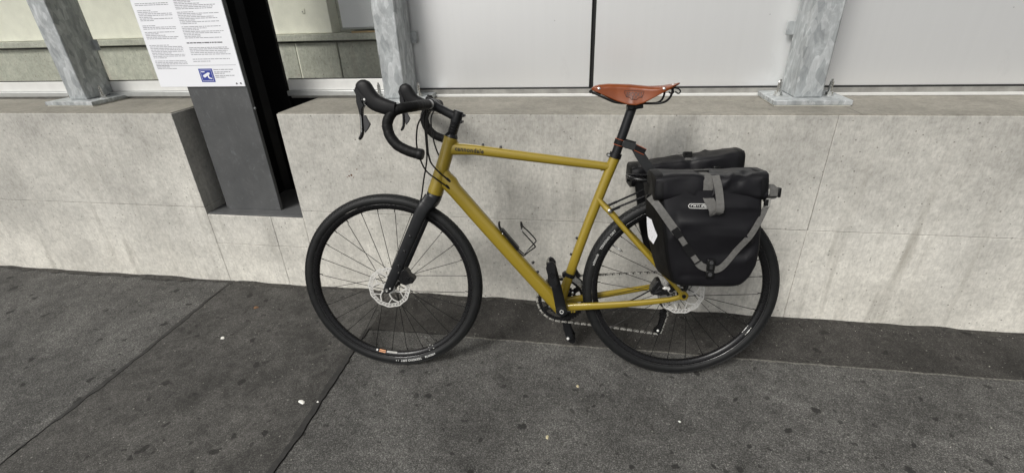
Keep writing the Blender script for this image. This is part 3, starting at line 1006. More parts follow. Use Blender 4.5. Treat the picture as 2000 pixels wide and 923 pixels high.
# bottom bracket shell
fm.lathe([(.017, -.036), (.0225, -.0362), (.0235, -.034), (.0235, .034), (.0225, .0362), (.017, .036)], (0.080, 0, 0.2755), 40)
for s in (-1, 1):
    ss = smooth([(0.200, s * 0.008, 0.684), (0.226, s * 0.018, 0.655), (0.252, s * 0.029, 0.628), (0.335, s * 0.044, 0.535), (0.395, s * 0.056, 0.470), (0.484, s * 0.066, 0.371), (0.496, s * 0.067, 0.357)], 6)
    k = len(ss)
    fm.tube(ss, [interp(i / (k - 1), [0, .2, .7, 1], [.0085, .0098, .0085, .0075]) for i in range(k)], 18,
            [interp(i / (k - 1), [0, .2, 1], [.009, .0085, .0065]) for i in range(k)], 2.4)
    zc = [.2735, .284, .300, .317, .332, .344] if s < 0 else [.2725, .2825, .300, .317, .332, .344]
    cs = smooth([(x, s * y, z) for x, y, z in zip((.080, .150, .270, .380, .458, .496), (.024, .038, .052, .063, .069, .070), zc)], 6)
    k = len(cs)
    fm.tube(cs, [interp(i / (k - 1), [0, .12, .5, .85, 1], [.0145, .0145, .0115, .0085, .010]) for i in range(k)], 20,
            [interp(i / (k - 1), [0, .15, .5, 1], [.015, .0085, .0085, .0065]) for i in range(k)], 2.6)
    # dropout
    fm.lathe([(.0085, s * .0635), (.0155, s * .0636), (.0165, s * .066), (.0165, s * .0745), (.0150, s * .0765), (.0085, s * .0766)], (RX, 0, AZ), 32)
# cable port
frame = B(fm, 'frame', 'frame', angle=42)
frame_bvh = fm.bvh()
for x, z in ((-0.321, 0.7505), (-0.325, 0.7255)):
    d = V((0.62, 0, -0.70)).normalized()
    B(MB().tube([V((x, -0.0255, z)) - d * 0.010, V((x, -0.0235, z)), V((x, -0.0205, z)) + d * 0.008], [.0042, .0046, .003], 12), 'cable_port', 'black_part', frame)
# bosses and bolts on the frame
bl = []
for (x, z, dx, dz) in ((-0.027, 0.4385, .74, .67), (-0.010, 0.402, .74, .67), (0.1345, 0.5345, -.95, .3), (0.1150, 0.4725, -.95, .3), (-0.198, 0.868, .12, .99), (-0.136, 0.8595, .12, .99)):
    B(MB().lathe_axis([(.0052, -.003), (.0052, .002), (.0042, .004), (.0038, .0065), (.0020, .0068)], (x, 0, z), (dx, 0, dz), 14), 'boss_bolt', 'grey_part' if z > .8 else 'black_part', frame)
for (x, z) in ((0.118, 0.2615), (0.128, 0.2625), (0.365, 0.302), (0.404, 0.3075)):
    B(MB().lathe_axis([(.004, -.003), (.004, .004), (.003, .006)], (x, -0.045 if x > .2 else -.03, z), (0, -.3, -1), 10), 'cable_guide', 'frame' if x < .2 else 'black_part', frame)

# frame lettering
vs_, fs_ = text_mesh('cannondale', 0.0235, 0.028, 0.0, 1.10)
wx = max(v[0] for v in vs_)
sc_ = 0.101 / wx
mb = MB()
o0 = V((-0.2945, 0, 0.8530))
tdir = V((0.992, 0, -0.118)).normalized()
tup = V((0.118, 0, 0.992)).normalized()
pts = []
for x, y in vs_:
    p = o0 + tdir * (x * sc_) + tup * (y * 0.92 * 1.0)
    hit = frame_bvh.ray_cast(V((p.x, -0.3, p.z)), V((0, 1, 0)))
    pts.append((p.x, (hit[0].y if hit[0] else -0.018) - 0.0012, p.z))
mb.add(pts, fs_)
B(mb, 'frame_lettering', 'black_print', frame, smooth_=False)

# ---- headset, spacers, stem
up_ = (HT0 - HT1).normalized()
mb = MB().lathe_axis([(.0235, 0.0008), (.0232, .004), (.0185, .012), (.0165, .014)], HT0, up_, 32)
B(mb, 'headset_cover', 'black_gloss')
mb = MB()
h = 0.0142
for hh in (0.010, 0.010, 0.010, 0.006):
    mb.lathe_axis([(.0165, h), (.0170, h + .0008), (.0170, h + hh - .0008), (.0165, h + hh - .0001)], HT0, up_, 28)
    h += hh
B(mb, 'spacers', 'black_gloss')
vs_, fs_ = text_mesh('cannondale', 0.007, 0.02)
SC = HT0 + up_ * (h + 0.020)            # middle of the stem's steerer clamp
BC = V((-0.372, 0, 1.0085))             # bar centre
sm = MB()
sm.lathe_axis([(.0150, -.0195), (.0178, -.0190), (.0184, -.015), (.0184, .015), (.0178, .0190), (.0150, .0195)], SC, up_, 28)
d = (BC - SC).normalized()
sm.tube([SC, SC + d * 0.012, SC.lerp(BC, .3), SC.lerp(BC, .75), BC - d * 0.010], [.0165, .0160, .0148, .0150, .0175], 24, [.0150, .0145, .0145, .0165, .021], 2.5)
sm.lathe([(.0165, -.0215), (.0195, -.0210), (.0195, .0210), (.0165, .0215)], (BC.x, 0, BC.z), 28)
stem = B(sm, 'stem', 'carbon')
B(MB().lathe_axis([(.0170, .0198), (.0168, .0230), (.0100, .0242), (.0040, .0235)], SC, up_, 24), 'top_cap', 'black_gloss', stem)
for dz in (-.011, .011):
    c = SC + up_ * dz + V((0.0205, 0, -0.004))
    B(MB().tube([c + V((0, -.012, 0)), c + V((0, .012, 0))], .0052, 12), 'clamp_ear', 'carbon', stem)
    B(MB().lathe_axis([(.0040, 0), (.0040, .003), (.002, .0032)], c + V((0, -.012, 0)), (0, -1, 0), 10), 'clamp_bolt', 'black_gloss', stem)
for a in (-1, 1):
    for b in (-1, 1):
        c = BC + V((-0.008, a * .0135, b * .019))
        B(MB().lathe_axis([(.0048, -.006), (.0048, .006), (.003, .0065)], c, -d, 10), 'face_plate_bolt', 'black_gloss', stem)

# ---- handlebar
hb = MB()
bar_pts = []
for s in (-1, 1):
    pth = [(BC.x, 0, BC.z), (BC.x, s * .06, BC.z), (BC.x - .004, s * .12, BC.z - .001), (BC.x - .014, s * .165, BC.z - .004), (-0.412, s * .195, 1.000), (-0.436, s * .206, .992), (-0.450, s * .210, .975), (-0.4575, s * .2125, .955), (-0.4555, s * .215, .935), (-0.4475, s * .219, .915), (-0.426, s * .224, .891), (-0.388, s * .229, .873), (-0.350, s * .232, .8635)]
    sp = smooth(pth, 8)
    bar_pts.append(sp)
    k = len(sp)
    # bare alloy middle
    hb.tube([V(p) for p in sp if abs(p[1]) < .072], .0158, 20, ref=(1, 0, 0))
bar = B(hb, 'handlebar', 'alu')
for s, sp in zip((-1, 1), bar_pts):
    q = [V(p) for p in sp if abs(p[1]) >= .052]
    L = [0.0]
    for a, b in zip(q, q[1:]):
        L.append(L[-1] + (b - a).length)
    # resample and add the overlap ridges of the wrap
    q2, r_ = [], []
    tot = L[-1]
    nS = 200
    for i in range(nS + 1):
        dd = tot * i / nS
        j = max(0, min(len(L) - 2, next((jj for jj in range(len(L) - 1) if L[jj + 1] >= dd), len(L) - 2)))
        t = (dd - L[j]) / (L[j + 1] - L[j])
        q2.append(q[j].lerp(q[j + 1], t))
        ph = (dd / 0.021) % 1.0
        r_.append(.0158 + .0007 * (1 - ph) + (0.0 if dd > .012 else -.001))
    B(MB().tube(q2, r_, 20, ref=(1, 0, 0)), 'bar_tape', 'tape', bar)
    e = q2[-1]
    T = (q2[-1] - q2[-4]).normalized()
    B(MB().lathe_axis([(.0165, -.014), (.0172, -.013), (.0172, -.001), (.0150, .0025), (.006, .004)], e, T, 20), 'bar_end_plug', 'hood', bar)
    e2 = q2[0]
    B(MB().lathe_axis([(.0166, -.002), (.0170, .0), (.0170, .012), (.0164, .014)], e2, (0, s, 0), 20), 'tape_finish', 'plastic', bar)
    # brake and shift lever: hood
    hp = smooth([(-0.430, s * .2075, 1.000, .0190, .0165), (-0.452, s * .209, 1.0035, .0228, .0170), (-0.472, s * .209, 1.010, .0240, .0170), (-0.490, s * .2085, 1.0185, .0250, .0172), (-0.504, s * .208, 1.032, .0258, .0172),
                 (-0.5140, s * .2075, 1.0475, .0258, .0170), (-0.5210, s * .207, 1.061, .0255, .0165), (-0.5255, s * .207, 1.0720, .0220, .0145), (-0.5280, s * .207, 1.0800, .0140, .010), (-0.5292, s * .207, 1.0835, .0050, .004)], 5)
    hd = MB().tube([p[:3] for p in hp], [p[3] for p in hp], 24, [p[4] for p in hp], 2.5)
    hood = B(hd, 'brake_hood', 'hood', angle=60)
    sy_ = s * .2075

    def Y(a, b):
        return (sy_ - s * a, sy_ - s * b)
    # side cover plate + pivot
    out = 1  # the face away from the stem
    yo = sy_ + s * .0168
    B(MB().prism([(-0.541, 1.055), (-0.536, 1.059), (-0.520, 1.040), (-0.507, 1.026), (-0.513, 1.017), (-0.521, 1.018), (-0.527, 1.030), (-0.536, 1.043)], yo - s * .030, yo + s * .0010), 'lever_bracket', 'black_part', hood, bevel=0.001)
    B(MB().lathe_axis([(.0033, 0), (.0033, .0020), (.002, .0026)], (-0.5165, yo + s * .0005, 1.0275), (0, s, 0), 12), 'pivot_cap', 'white_print', hood)
    B(MB().lathe_axis([(.0030, 0), (.0030, .0012), (.002, .0016)], (-0.5235, yo + s * .0005, 1.0255), (0, s, 0), 12), 'pivot_screw', 'black_gloss', hood)
    # main lever body (upper, black) and blade (silver edge)
    B(MB().prism([(-0.546, 1.064), (-0.5505, 1.054), (-0.546, 1.040), (-0.5475, 1.020), (-0.5435, 1.000), (-0.5410, 0.981), (-0.5330, 0.981), (-0.5310, 1.000), (-0.5225, 1.010), (-0.5290, 1.022), (-0.531, 1.034), (-0.538, 1.046)], sy_ - .0085, sy_ + .0085), 'lever_body', 'black_gloss', hood, bevel=0.0025, seg=3)
    bp = smooth([(-0.5375, sy_, 0.988, .0050), (-0.5378, sy_, 0.965, .0048), (-0.5388, sy_, 0.945, .0047), (-0.5410, sy_, 0.928, .0050), (-0.5460, sy_, 0.917, .0052), (-0.5515, sy_, 0.9105, .0040), (-0.5528, sy_, 0.9095, .001)], 6)
    B(MB().tube([p[:3] for p in bp], [p[3] for p in bp], 14, [min(.0085, p[3] * 1.7) for p in bp], 2.5), 'lever_blade', 'black_gloss', hood)
    bp2 = [(p[0] + .0001, p[1] + s * .0066, p[2]) for p in bp[:24]]
    B(MB().tube(bp2, .0019, 8), 'lever_edge', 'silver', hood)
    B(MB().prism([(-0.5325, 0.982), (-0.5245, 0.982), (-0.5170, 0.965), (-0.5115, 0.9545), (-0.5200, 0.941), (-0.5315, 0.929), (-0.5335, 0.945), (-0.5330, 0.965)], sy_ - .004, sy_ + .004), 'shift_paddle', 'grey_part', hood, bevel=0.0018, seg=3)
    B(MB().prism([(-0.5300, 1.016), (-0.5230, 1.0165), (-0.5180, 1.0115), (-0.5235, 1.010)], sy_ - .003, sy_ + .003), 'lever_spring', 'silver', hood, bevel=0.0006)
    B(MB().tube([(-0.5505, sy_ + s * .0088, 1.0555), (-0.5475, sy_ + s * .0088, 1.0480)], .0012, 8), 'trim_mark', 'silver', hood)

# small computer mount on the bar
cmp_ = MB().lathe([(.0178, -.006), (.0190, -.005), (.0190, .005), (.0178, .006)], (BC.x, .034, BC.z), 20)
cmp_.tube([(BC.x - .003, .034, BC.z + .017), (BC.x - .008, .030, BC.z + .026), (BC.x - .012, .012, BC.z + .027)], .005, 10)
B(cmp_, 'computer_mount', 'black_part', bar)

# ---- cables
CB = [
    [(-0.378, -0.055, 0.992), (-0.392, -0.052, 0.972), (-0.411, -0.056, 0.933), (-0.416, -0.056, 0.864), (-0.396, -0.050, 0.794), (-0.362, -0.036, 0.757), (-0.326, -0.0235, 0.7265)],
    [(-0.372, -0.050, 0.992), (-0.3785, -0.048, 0.960), (-0.3825, -0.050, 0.881), (-0.376, -0.046, 0.820), (-0.349, -0.034, 0.779), (-0.322, -0.0235, 0.752)],
    [(-0.380, -0.045, 0.992), (-0.388, -0.042, 0.955), (-0.389, -0.036, 0.897), (-0.391, -0.034, 0.827), (-0.407, -0.034, 0.755), (-0.418, -0.040, 0.695), (-0.426, -0.046, 0.672)],
    [(-0.372, 0.040, 0.990), (-0.386, 0.036, 0.955), (-0.380, 0.034, 0.883), (-0.366, 0.034, 0.834), (-0.340, 0.026, 0.785)],
    [(-0.374, -0.035, 0.990), (-0.386, -0.032, 0.955), (-0.3865, -0.030, 0.900), (-0.383, -0.040, 0.850), (-0.3765, -0.045, 0.823)],
]
for c in CB:
    sp = smooth(c, 10)
    B(MB().tube(sp, .0027, 10), 'cable', 'cable')

# ---- fork
fk = MB()
dn = -up_
c0 = HT1 + dn * 0.0005
fk.tube([c0, c0 + dn * .006, c0 + dn * .022, c0 + dn * .042, c0 + dn * .056], [.0275, .0275, .0260, .0215, .012], 28, [.0275, .0290, .040, .050, .048], 2.6)
for s in (-1, 1):
    fp = smooth([(-0.386, s * .030, .688), (-0.400, s * .043, .668), (-0.418, s * .051, .643), (-0.473, s * .056, .533), (-0.532, s * .061, .412), (-0.5605, s * .063, .358), (-0.5665, s * .0635, .346)], 8)
    k = len(fp)
    fk.tube(fp, [interp(i / (k - 1), [0, .25, .5, .85, 1], [.026, .0235, .0215, .0165, .0125]) for i in range(k)], 24,
            [interp(i / (k - 1), [0, .25, .5, 1], [.012, .0115, .0105, .0085]) for i in range(k)], 3.0)
    fk.lathe([(.004, s * .0535), (.0130, s * .0536), (.0140, s * .056), (.0140, s * .070), (.0125, s * .0722), (.004, s * .0724)], (FX, 0, AZ), 28)
fork = B(fk, 'fork', 'carbon', angle=50)
for (x, z) in ((-0.459, .555), (-0.484, .499), (-0.509, .444)):
    B(MB().lathe_axis([(.0052, -.004), (.0052, .0018), (.0035, .0026), (.002, .0014)], (x - .004, -.0665 - .0105 + (.555 - z) * -.05 + .012, z), (0, -1, 0), 14), 'fork_boss', 'black_gloss', fork)
B(MB().lathe_axis([(.0068, 0), (.0068, .003), (.0040, .0032), (.0040, .0005)], (FX, -.0722, AZ), (0, -1, 0), 18), 'axle_end', 'silver', fork)
B(MB().lathe_axis([(.0030, 0), (.0030, .003)], (FX + .014, -.072, AZ + .008), (0, -1, 0), 10), 'axle_screw', 'white_print', fork)
B(MB().lathe_axis([(.0070, 0), (.0070, .003), (.0040, .0032), (.0040, .0005)], (RX, -.0764, AZ), (0, -1, 0), 18), 'axle_end', 'black_gloss', frame)
B(MB().lathe_axis([(.0040, 0), (.0040, .004), (.002, .005)], (FX + .196, -.020, .6815), (.5, -.2, -.6), 10), 'crown_screw', 'silver', fork)

# ---- wheels
TR = 0.0205                        # tyre section
TC = RT - TR - 0.0008              # its centre line


def tyre_y(r):
    v = TR * TR - (r - TC) ** 2
    return math.sqrt(max(v, 1e-8))


prof = []
for i in range(25):
    a = radians(-128 + 256 * i / 24)
    prof.append((TC + TR * cos(a), TR * sin(a)))
mb = MB()
mb.lathe(prof, n=160, cap=False)
tyre_me = mb.mesh('tyre', 'rubber', True, 60)
# tread blocks
mb = MB()
NB = 128
for k in range(NB):
    for row, (av, wv, lv, hv) in enumerate(((0, .0042, .0050, .0010), (22, .0030, .0046, .0012), (-22, .0030, .0046, .0012), (42, .0032, .0052, .0016), (-42, .0032, .0052, .0016), (57, .0024, .0055, .0013), (-57, .0024, .0055, .0013))):
        th_ = 2 * pi * (k + (0.5 if row in (1, 2, 5, 6) else 0)) / NB
        a = radians(av)
        er = V((cos(th_), 0, sin(th_)))
        et = V((-sin(th_), 0, cos(th_)))
        nrm = er * cos(a) + V((0, 1, 0)) * sin(a)
        tg = V((0, 1, 0)) * cos(a) - er * sin(a)
        c = er * TC + nrm * (TR - 0.0006)
        vs8 = [c + nrm * (hh * (hv + .0006)) + tg * (ww * wv / (1 + .25 * hh)) + et * (ll * lv / (1 + .2 * hh)) for hh in (0, 1) for ww in (-1, 1) for ll in (-1, 1)]
        mb.add(vs8, [(4, 5, 7, 6), (0, 4, 6, 2), (1, 3, 7, 5), (0, 1, 5, 4), (2, 6, 7, 3)])
tread_me = mb.mesh('tread', 'rubber', False)
# rim
mb = MB()
mb.lathe([(.2925, 0), (.2930, -.0050), (.2970, -.0095), (.3040, -.0128), (.3095, -.0137), (.3120, -.0135), (.3126, -.0126), (.3115, -.0116), (.3060, -.0110),
          (.3060, .0110), (.3115, .0116), (.3126, .0126), (.3120, .0135), (.3095, .0137), (.3040, .0128), (.2970, .0095), (.2930, .0050)], n=160, closed=True)
rim_me = mb.mesh('wheel', 'rim', True, 50)
mb = MB()
mb.tube([(.3128 * cos(2 * pi * k / 160), -.0137, .3128 * sin(2 * pi * k / 160)) for k in range(160)], .0011, 6, closed=True)
bead_me = mb.mesh('rim_edge', 'rim_lip', True, 60)


def rotor_mesh():
    m = MB()
    t0, t1 = -0.0009, 0.0009

    def ring(fi, fo, n):
        vs_ = []
        for k in range(n):
            a = 2 * pi * k / n
            for r in (fi(a), fo(a)):
                vs_ += [(r * cos(a), t0, r * sin(a)), (r * cos(a), t1, r * sin(a))]
        fs_ = []
        for k in range(n):
            i, j = k * 4, ((k + 1) % n) * 4
            fs_ += [(i, i + 2, j + 2, j), (i + 1, j + 1, j + 3, i + 3), (i, j, j + 1, i + 1), (i + 2, i + 3, j + 3, j + 2)]
        m.add(vs_, fs_)

    wave = lambda a: .0012 * cos(12 * a)
    ring(lambda a: .0748 + wave(a), lambda a: .0798 + wave(a), 144)
    ring(lambda a: .0645 + wave(a) * .5, lambda a: .0672 + wave(a) * .5, 144)
    ring(lambda a: .0700 + wave(a) * .8, lambda a: .0716 + wave(a) * .8, 144)
    for k in range(36):
        a = 2 * pi * k / 36
        for (ra, rb, da) in ((.066, .0708, .035), (.0708, .0755, -.035)):
            w = .0016
            p0 = V((ra * cos(a), 0, ra * sin(a)))
            p1 = V((rb * cos(a + da), 0, rb * sin(a + da)))
            m.ribbon([p0, p1], w * 2, .0016, (-sin(a), 0, cos(a)))
    for k in range(6):
        a = 2 * pi * k / 6
        p = [V((r * cos(a + b), 0, r * sin(a + b))) for r, b in ((.020, 0), (.034, .14), (.050, .34), (.066, .60))]
        m.ribbon([V(x) for x in smooth([tuple(q) for q in p], 4)], .0046, .0018, [(-sin(a + .3), 0, cos(a + .3))] * 13)
        p = [V((r * cos(a + b), 0, r * sin(a + b))) for r, b in ((.044, .26), (.052, .12), (.0655, -.02))]
        m.ribbon(p, .0032, .0017, (-sin(a), 0, cos(a)))
    ring(lambda a: .0155, lambda a: .0235, 48)
    return m.mesh('brake_rotor', 'rotor', False)


rotor_me = rotor_mesh()


def spoke_mesh(side, dirn):
    """from hub flange to rim at angle 0; tangential offset at the hub"""
    a = radians(24) * dirn
    hubr = .0215
    y0 = side * (.0265 if side < 0 else .0255)
    p0 = V((hubr * cos(a * 3.0), y0, hubr * sin(a * 3.0)))
    p1 = V((.2945, side * .0025, 0))
    m = MB()
    q = p1.lerp(p0, .045)
    m.tube([p0, p1.lerp(p0, .5), q], 0.00115, 6)
    return m.mesh('spoke', 'spoke', True, 60), (q, p1)


spoke_me = {}
for sd in (-1, 1):
    for dr in (-1, 1):
        spoke_me[sd, dr], (q, p1) = spoke_mesh(sd, dr)
nip = MB().tube([q, p1], .0019, 8).mesh('nipple', 'black_gloss', True, 60)


def wheel(cx_, rear):
    w = link('wheel', rim_me, bike)
    w.location = (cx_, 0, AZ)
    w['label'] = 'black spoked wheel behind the pannier' if rear else 'black spoked wheel with open view of the wall'
    link('tyre', tyre_me, w)
    tag(link('tread', tread_me, w), kind='stuff')
    link('rim_edge', bead_me, w)
    off = 0.06 if rear else 0.11
    for k in range(28):
        a = 2 * pi * k / 28 + off
        sd = -1 if k % 2 == 0 else 1
        dr = -1 if (k // 2) % 2 == 0 else 1
        s_ = link('spoke', spoke_me[sd, dr], w)
        s_.rotation_euler = (0, a, 0)
    for k in range(28):
        s_ = link('nipple', nip, w)
        s_.rotation_euler = (0, 2 * pi * k / 28 + off, 0)
    hw_ = .052 if not rear else .060
    MB().lathe([(.008, -hw_), (.0125, -hw_ + .0005), (.0125, -.040), (.0235, -.0385), (.0240, -.036), (.0235, -.0335), (.0140, -.030), (.0240, -.0275), (.0240, -.0245), (.0125, -.021), (.0110, 0), (.0130, .021), (.0240, .0245), (.0240, .0275), (.0135, .031), (.0125, hw_ - .0005), (.008, hw_)], n=40).build('hub', 'black_gloss', w)
    r_ = link('brake_rotor', rotor_me, w)
    r_.location = (0, -.0455, 0)
    r_.rotation_euler = (0, 0.25 if rear else 0.62, 0)
    MB().lathe([(.0050, -.0500), (.0165, -.0495), (.0175, -.047), (.0175, -.0440), (.010, -.0435)], n=24).build('lock_ring', 'black_gloss', w)
    # valve
    va = radians(-64) if not rear else radians(146.5)
    er = V((cos(va), 0, sin(va)))
    MB().lathe_axis([(.0042, 0), (.0042, -.004), (.0029, -.0045), (.0029, -.030), (.0036, -.031), (.0036, -.040), (.0018, -.041), (.0015, -.046)], er * .2935, er, 12).build('valve', 'silver', w)
    # print on the tyre
    m = MB()
    starts = ((radians(164), 1),) if rear else ((radians(-62), 1),)
    for ph0, _ in starts:
        for txt, dst, size, bold, shear in (('vittoria', 0.0, .0145, .010, .25), ('TERRENO DRY', .066 if rear else .062, .0125, .012, 0.0), ) + ((('1.4', .158, .010, 0.0, 0.0),) if not rear else ()):
            tv, tf = text_mesh(txt, size, bold, shear, 1.08)
            r0 = .3205
            pts_ = []
            for x, y in tv:
                ph = ph0 - (x + dst) / .327
                r = r0 + y
                pts_.append((r * cos(ph), -tyre_y(r) - .0006, r * sin(ph)))
            m.add(pts_, tf)
    m.build('tyre_lettering', 'white_print', w, False)
    # rim stickers
    def rim_patch(a0, a1, r0, r1, mat, y0=-.0052, y1=-.0142):
        mm = MB()
        n = 8
        vs__ = []
        for i in range(n + 1):
            a = lerp(a0, a1, i / n)
            for r, y in ((r0, y0), (r1, y1)):
                vs__.append((r * cos(a), y, r * sin(a)))
        mm.add(vs__, [(2 * i, 2 * i + 1, 2 * i + 3, 2 * i + 2) for i in range(n)])
        return mm.build('rim_sticker', mat, w, False)
    if rear:
        rim_patch(radians(-33.5), radians(-30.2), .2932, .3060, 'white_print', -.0062, -.0140)
        rim_patch(radians(-35.2), radians(-34.0), .2932, .3060, 'alu_dirty', -.0062, -.0140)
        rim_patch(radians(-29.7), radians(-28.5), .2932, .3060, 'alu_dirty', -.0062, -.0140)
    else:
        rim_patch(radians(-105.5), radians(-100.5), .2930, .3010, 'sticker', -.0060, -.0125)
        rim_patch(radians(-99.5), radians(-91.5), .2930, .2985, 'alu_dirty', -.0060, -.0112)
        rim_patch(radians(-107.8), radians(-106.6), .2945, .3005, 'white_print', -.0080, -.0122)
        rim_patch(radians(-65.6), radians(-64.9), .2930, .3060, 'alu_dirty', -.0062, -.0140)
        rim_patch(radians(-62.2), radians(-61.2), .2930, .3060, 'alu_dirty', -.0062, -.0140)
    return w


fw_ = wheel(FX, False)
rw_ = wheel(RX, True)


# ---- brake callipers
def calliper(poly_, y0, y1, nm='brake_calliper'):
    return B(MB().prism(poly_, y0, y1), nm, 'black_gloss', bevel=0.003, seg=3)


fc = calliper([(-0.523, .392), (-0.508, .424), (-0.498, .430), (-0.486, .423), (-0.478, .405), (-0.464, .396), (-0.4605, .386), (-0.468, .375), (-0.484, .371), (-0.497, .366), (-0.512, .372)], -.066, -.030)
B(MB().tube([(-0.535, -.066, .381), (-0.515, -.068, .421)], .0022, 8), 'calliper_pin', 'silver', fc)
B(MB().tube([(-0.502, -.060, .424), (-0.500, -.058, .440), (-0.497, -.056, .452)], .0035, 10), 'hose_fitting', 'black_gloss', fc)
B(MB().lathe([(.002, -.0685), (.0085, -.068), (.0095, -.066)], (-0.486, 0, .396), 20), 'piston_cap', 'black_gloss', fc)
B(MB().lathe([(.002, -.0675), (.0045, -.067), (.005, -.065)], (-0.470, 0, .386), 14), 'mount_bolt', 'black_gloss', fc)
rc = calliper([(0.392, .352), (0.394, .372), (0.402, .388), (0.410, .402), (0.423, .404), (0.428, .388), (0.440, .372), (0.452, .362), (0.450, .352), (0.425, .347)], -.074, -.030)
B(MB().prism([(0.398, .356), (0.421, .386), (0.431, .362)], -.0775, -.073), 'calliper_cover', 'black_gloss', rc, bevel=0.001)
B(MB().prism([(0.428, .378), (0.438, .385), (0.452, .384), (0.456, .378), (0.448, .366), (0.446, .376), (0.436, .374)], -.083, -.0752), 'mount_bracket', 'rotor', rc, bevel=0.001)
B(MB().tube([(0.459, -.080, .372), (0.459, -.050, .372)], .009, 16).tube([(0.449, -.082, .356), (0.449, -.050, .356)], .006, 12), 'mount_bolt', 'black_gloss', rc)
B(MB().lathe_axis([(.0062, 0), (.0062, .003), (.003, .004)], (0.483, -.062, .384), (0, -1, 0), 14), 'stay_screw', 'white_print', rc)
B(MB().lathe_axis([(.0032, 0), (.0032, .003), (.002, .004)], (0.505, -.062, .3905), (0, -1, 0), 12), 'stay_screw', 'white_print', rc)
B(MB().tube(smooth([(0.395, -.058, .363), (0.380, -.056, .352), (0.350, -.050, .330), (0.310, -.040, .305), (0.22, -.030, .280), (.14, -.02, .262)], 6), .0026, 8), 'brake_hose', 'cable', rc)
vs_, fs_ = text_mesh('SHIMANO', .0055, .01)
mb = MB()
mb.add([(0.4045 + x * cos(.42) - y * sin(.42), -.0779, .3575 + x * sin(.42) + y * cos(.42)) for x, y in vs_], fs_)
B(mb, 'calliper_lettering', 'grey_part', rc, smooth_=False)

# ---- cranks
BB = V((0.080, 0, 0.2755))


def crank(s, ang):
    d_ = V((cos(ang), 0, sin(ang)))
    pth = [BB + V((0, s * .052, 0)) - d_ * .004, BB + V((0, s * .056, 0)) + d_ * .03, BB + V((0, s * .064, 0)) + d_ * .09, BB + V((0, s * .070, 0)) + d_ * .150, BB + V((0, s * .071, 0)) + d_ * .178, BB + V((0, s * .071, 0)) + d_ * .186]
    sp = smooth([tuple(p) for p in pth], 6)
    k_ = len(sp)
    m = MB().tube(sp, [interp(i / (k_ - 1), [0, .1, .3, .8, .94, 1], [.019, .0205, .0185, .0150, .0135, .008]) for i in range(k_)], 24,
                  [interp(i / (k_ - 1), [0, .2, .9, 1], [.013, .0105, .0075, .005]) for i in range(k_)], 3.0)
    m.lathe([(.010, s * .0385), (.0205, s * .039), (.0215, s * .043), (.0215, s * .060), (.0195, s * .0655), (.0105, s * .067)], (BB.x, 0, BB.z), 32)
    arm = B(m, 'crank_arm', 'carbon', angle=50)
    end = BB + d_ * .175
    return arm, end, d_


aL, eL, dL = crank(-1, radians(101.5))
aR, eR, dR = crank(1, radians(-78.5))
mb = MB().lathe([(.0045, -.0690), (.0085, -.0695), (.0085, -.0665)], (BB.x, 0, BB.z), 20, cap=False)
B(mb, 'crank_bolt', 'silver', aL)
mb = MB()
for k in range(8):
    a = 2 * pi * k / 8
    mb.box(BB.x + .0060 * cos(a) - .0012, BB.x + .0060 * cos(a) + .0012, -.0702, -.0690, BB.z + .0060 * sin(a) - .0012, BB.z + .0060 * sin(a) + .0012)
tag(B(mb, 'bolt_splines', 'white_print', aL, smooth_=False), kind='stuff')


def pedal(arm, e, s, tilt):
    """clipless pedal: axle, central body, spring binding front and rear"""
    yc = s * .118
    c = V((e.x, yc, e.z))
    R_ = Matrix.Rotation(tilt, 3, 'Y')

    def tr(m):
        m.v = [tuple(R_ @ (V(v)) + c) for v in m.v]
        return m
    pb = tr(MB().tube([(0, -.030, 0), (0, .030, 0)], .0085, 16).tube([(0, -s * .048, 0), (0, -s * .028, 0)], .0065, 14))
    body = B(pb, 'pedal', 'black_gloss', None)
    cage_ = [(-.044, .009), (-.049, 0), (-.042, -.012), (-.024, -.018), (0, -.015), (.024, -.018), (.040, -.013), (.049, -.002), (.046, .010), (.030, .017), (.012, .013), (-.012, .013), (-.030, .017)]
    B(tr(MB().prism(cage_, -.026, -.019)), 'pedal_plate', 'black_part', body, bevel=0.002)
    B(tr(MB().prism(cage_, .019, .026)), 'pedal_plate', 'black_part', body, bevel=0.002)
    for q in (-1, 1):
        B(tr(MB().tube([(q * .040, -.022, q * .004), (q * .044, 0, q * .010), (q * .040, .022, q * .004)], .0036, 10)), 'cleat_hook', 'silver' if s < 0 else 'black_gloss', body)
        B(tr(MB().tube([(q * .022, -.016, -q * .006), (q * .022, .016, -q * .006)], .0065, 12)), 'spring', 'chain', body)
    return body


pedal(aL, eL, -1, radians(82))
pedal(aR, eR, 1, radians(70))
B(MB().lathe_axis([(.0055, 0), (.0055, .003), (.003, .0042)], (eR.x - .006, .083 - .024, eR.z - .004), (0, -1, 0), 14), 'axle_end', 'white_print', aR)


# ---- chainrings, chain, cassette, mechs
def gear_mesh(teeth, r, y0, y1, inner, th=.0045):
    n = teeth * 4
    m = MB()
    vs_ = []
    for k in range(n):
        a = 2 * pi * k / n
        ro_ = r + (th * .5 if k % 4 in (1, 2) else -th * .5)
        for rr in (inner, ro_):
            vs_ += [(rr * cos(a), y0, rr * sin(a)), (rr * cos(a), y1, rr * sin(a))]
    fs_ = []
    for k in range(n):
        i, j = k * 4, ((k + 1) % n) * 4
        fs_ += [(i, i + 2, j + 2, j), (i + 1, j + 1, j + 3, i + 3), (i, j, j + 1, i + 1), (i + 2, i + 3, j + 3, j + 2)]
    m.add(vs_, fs_)
    return m


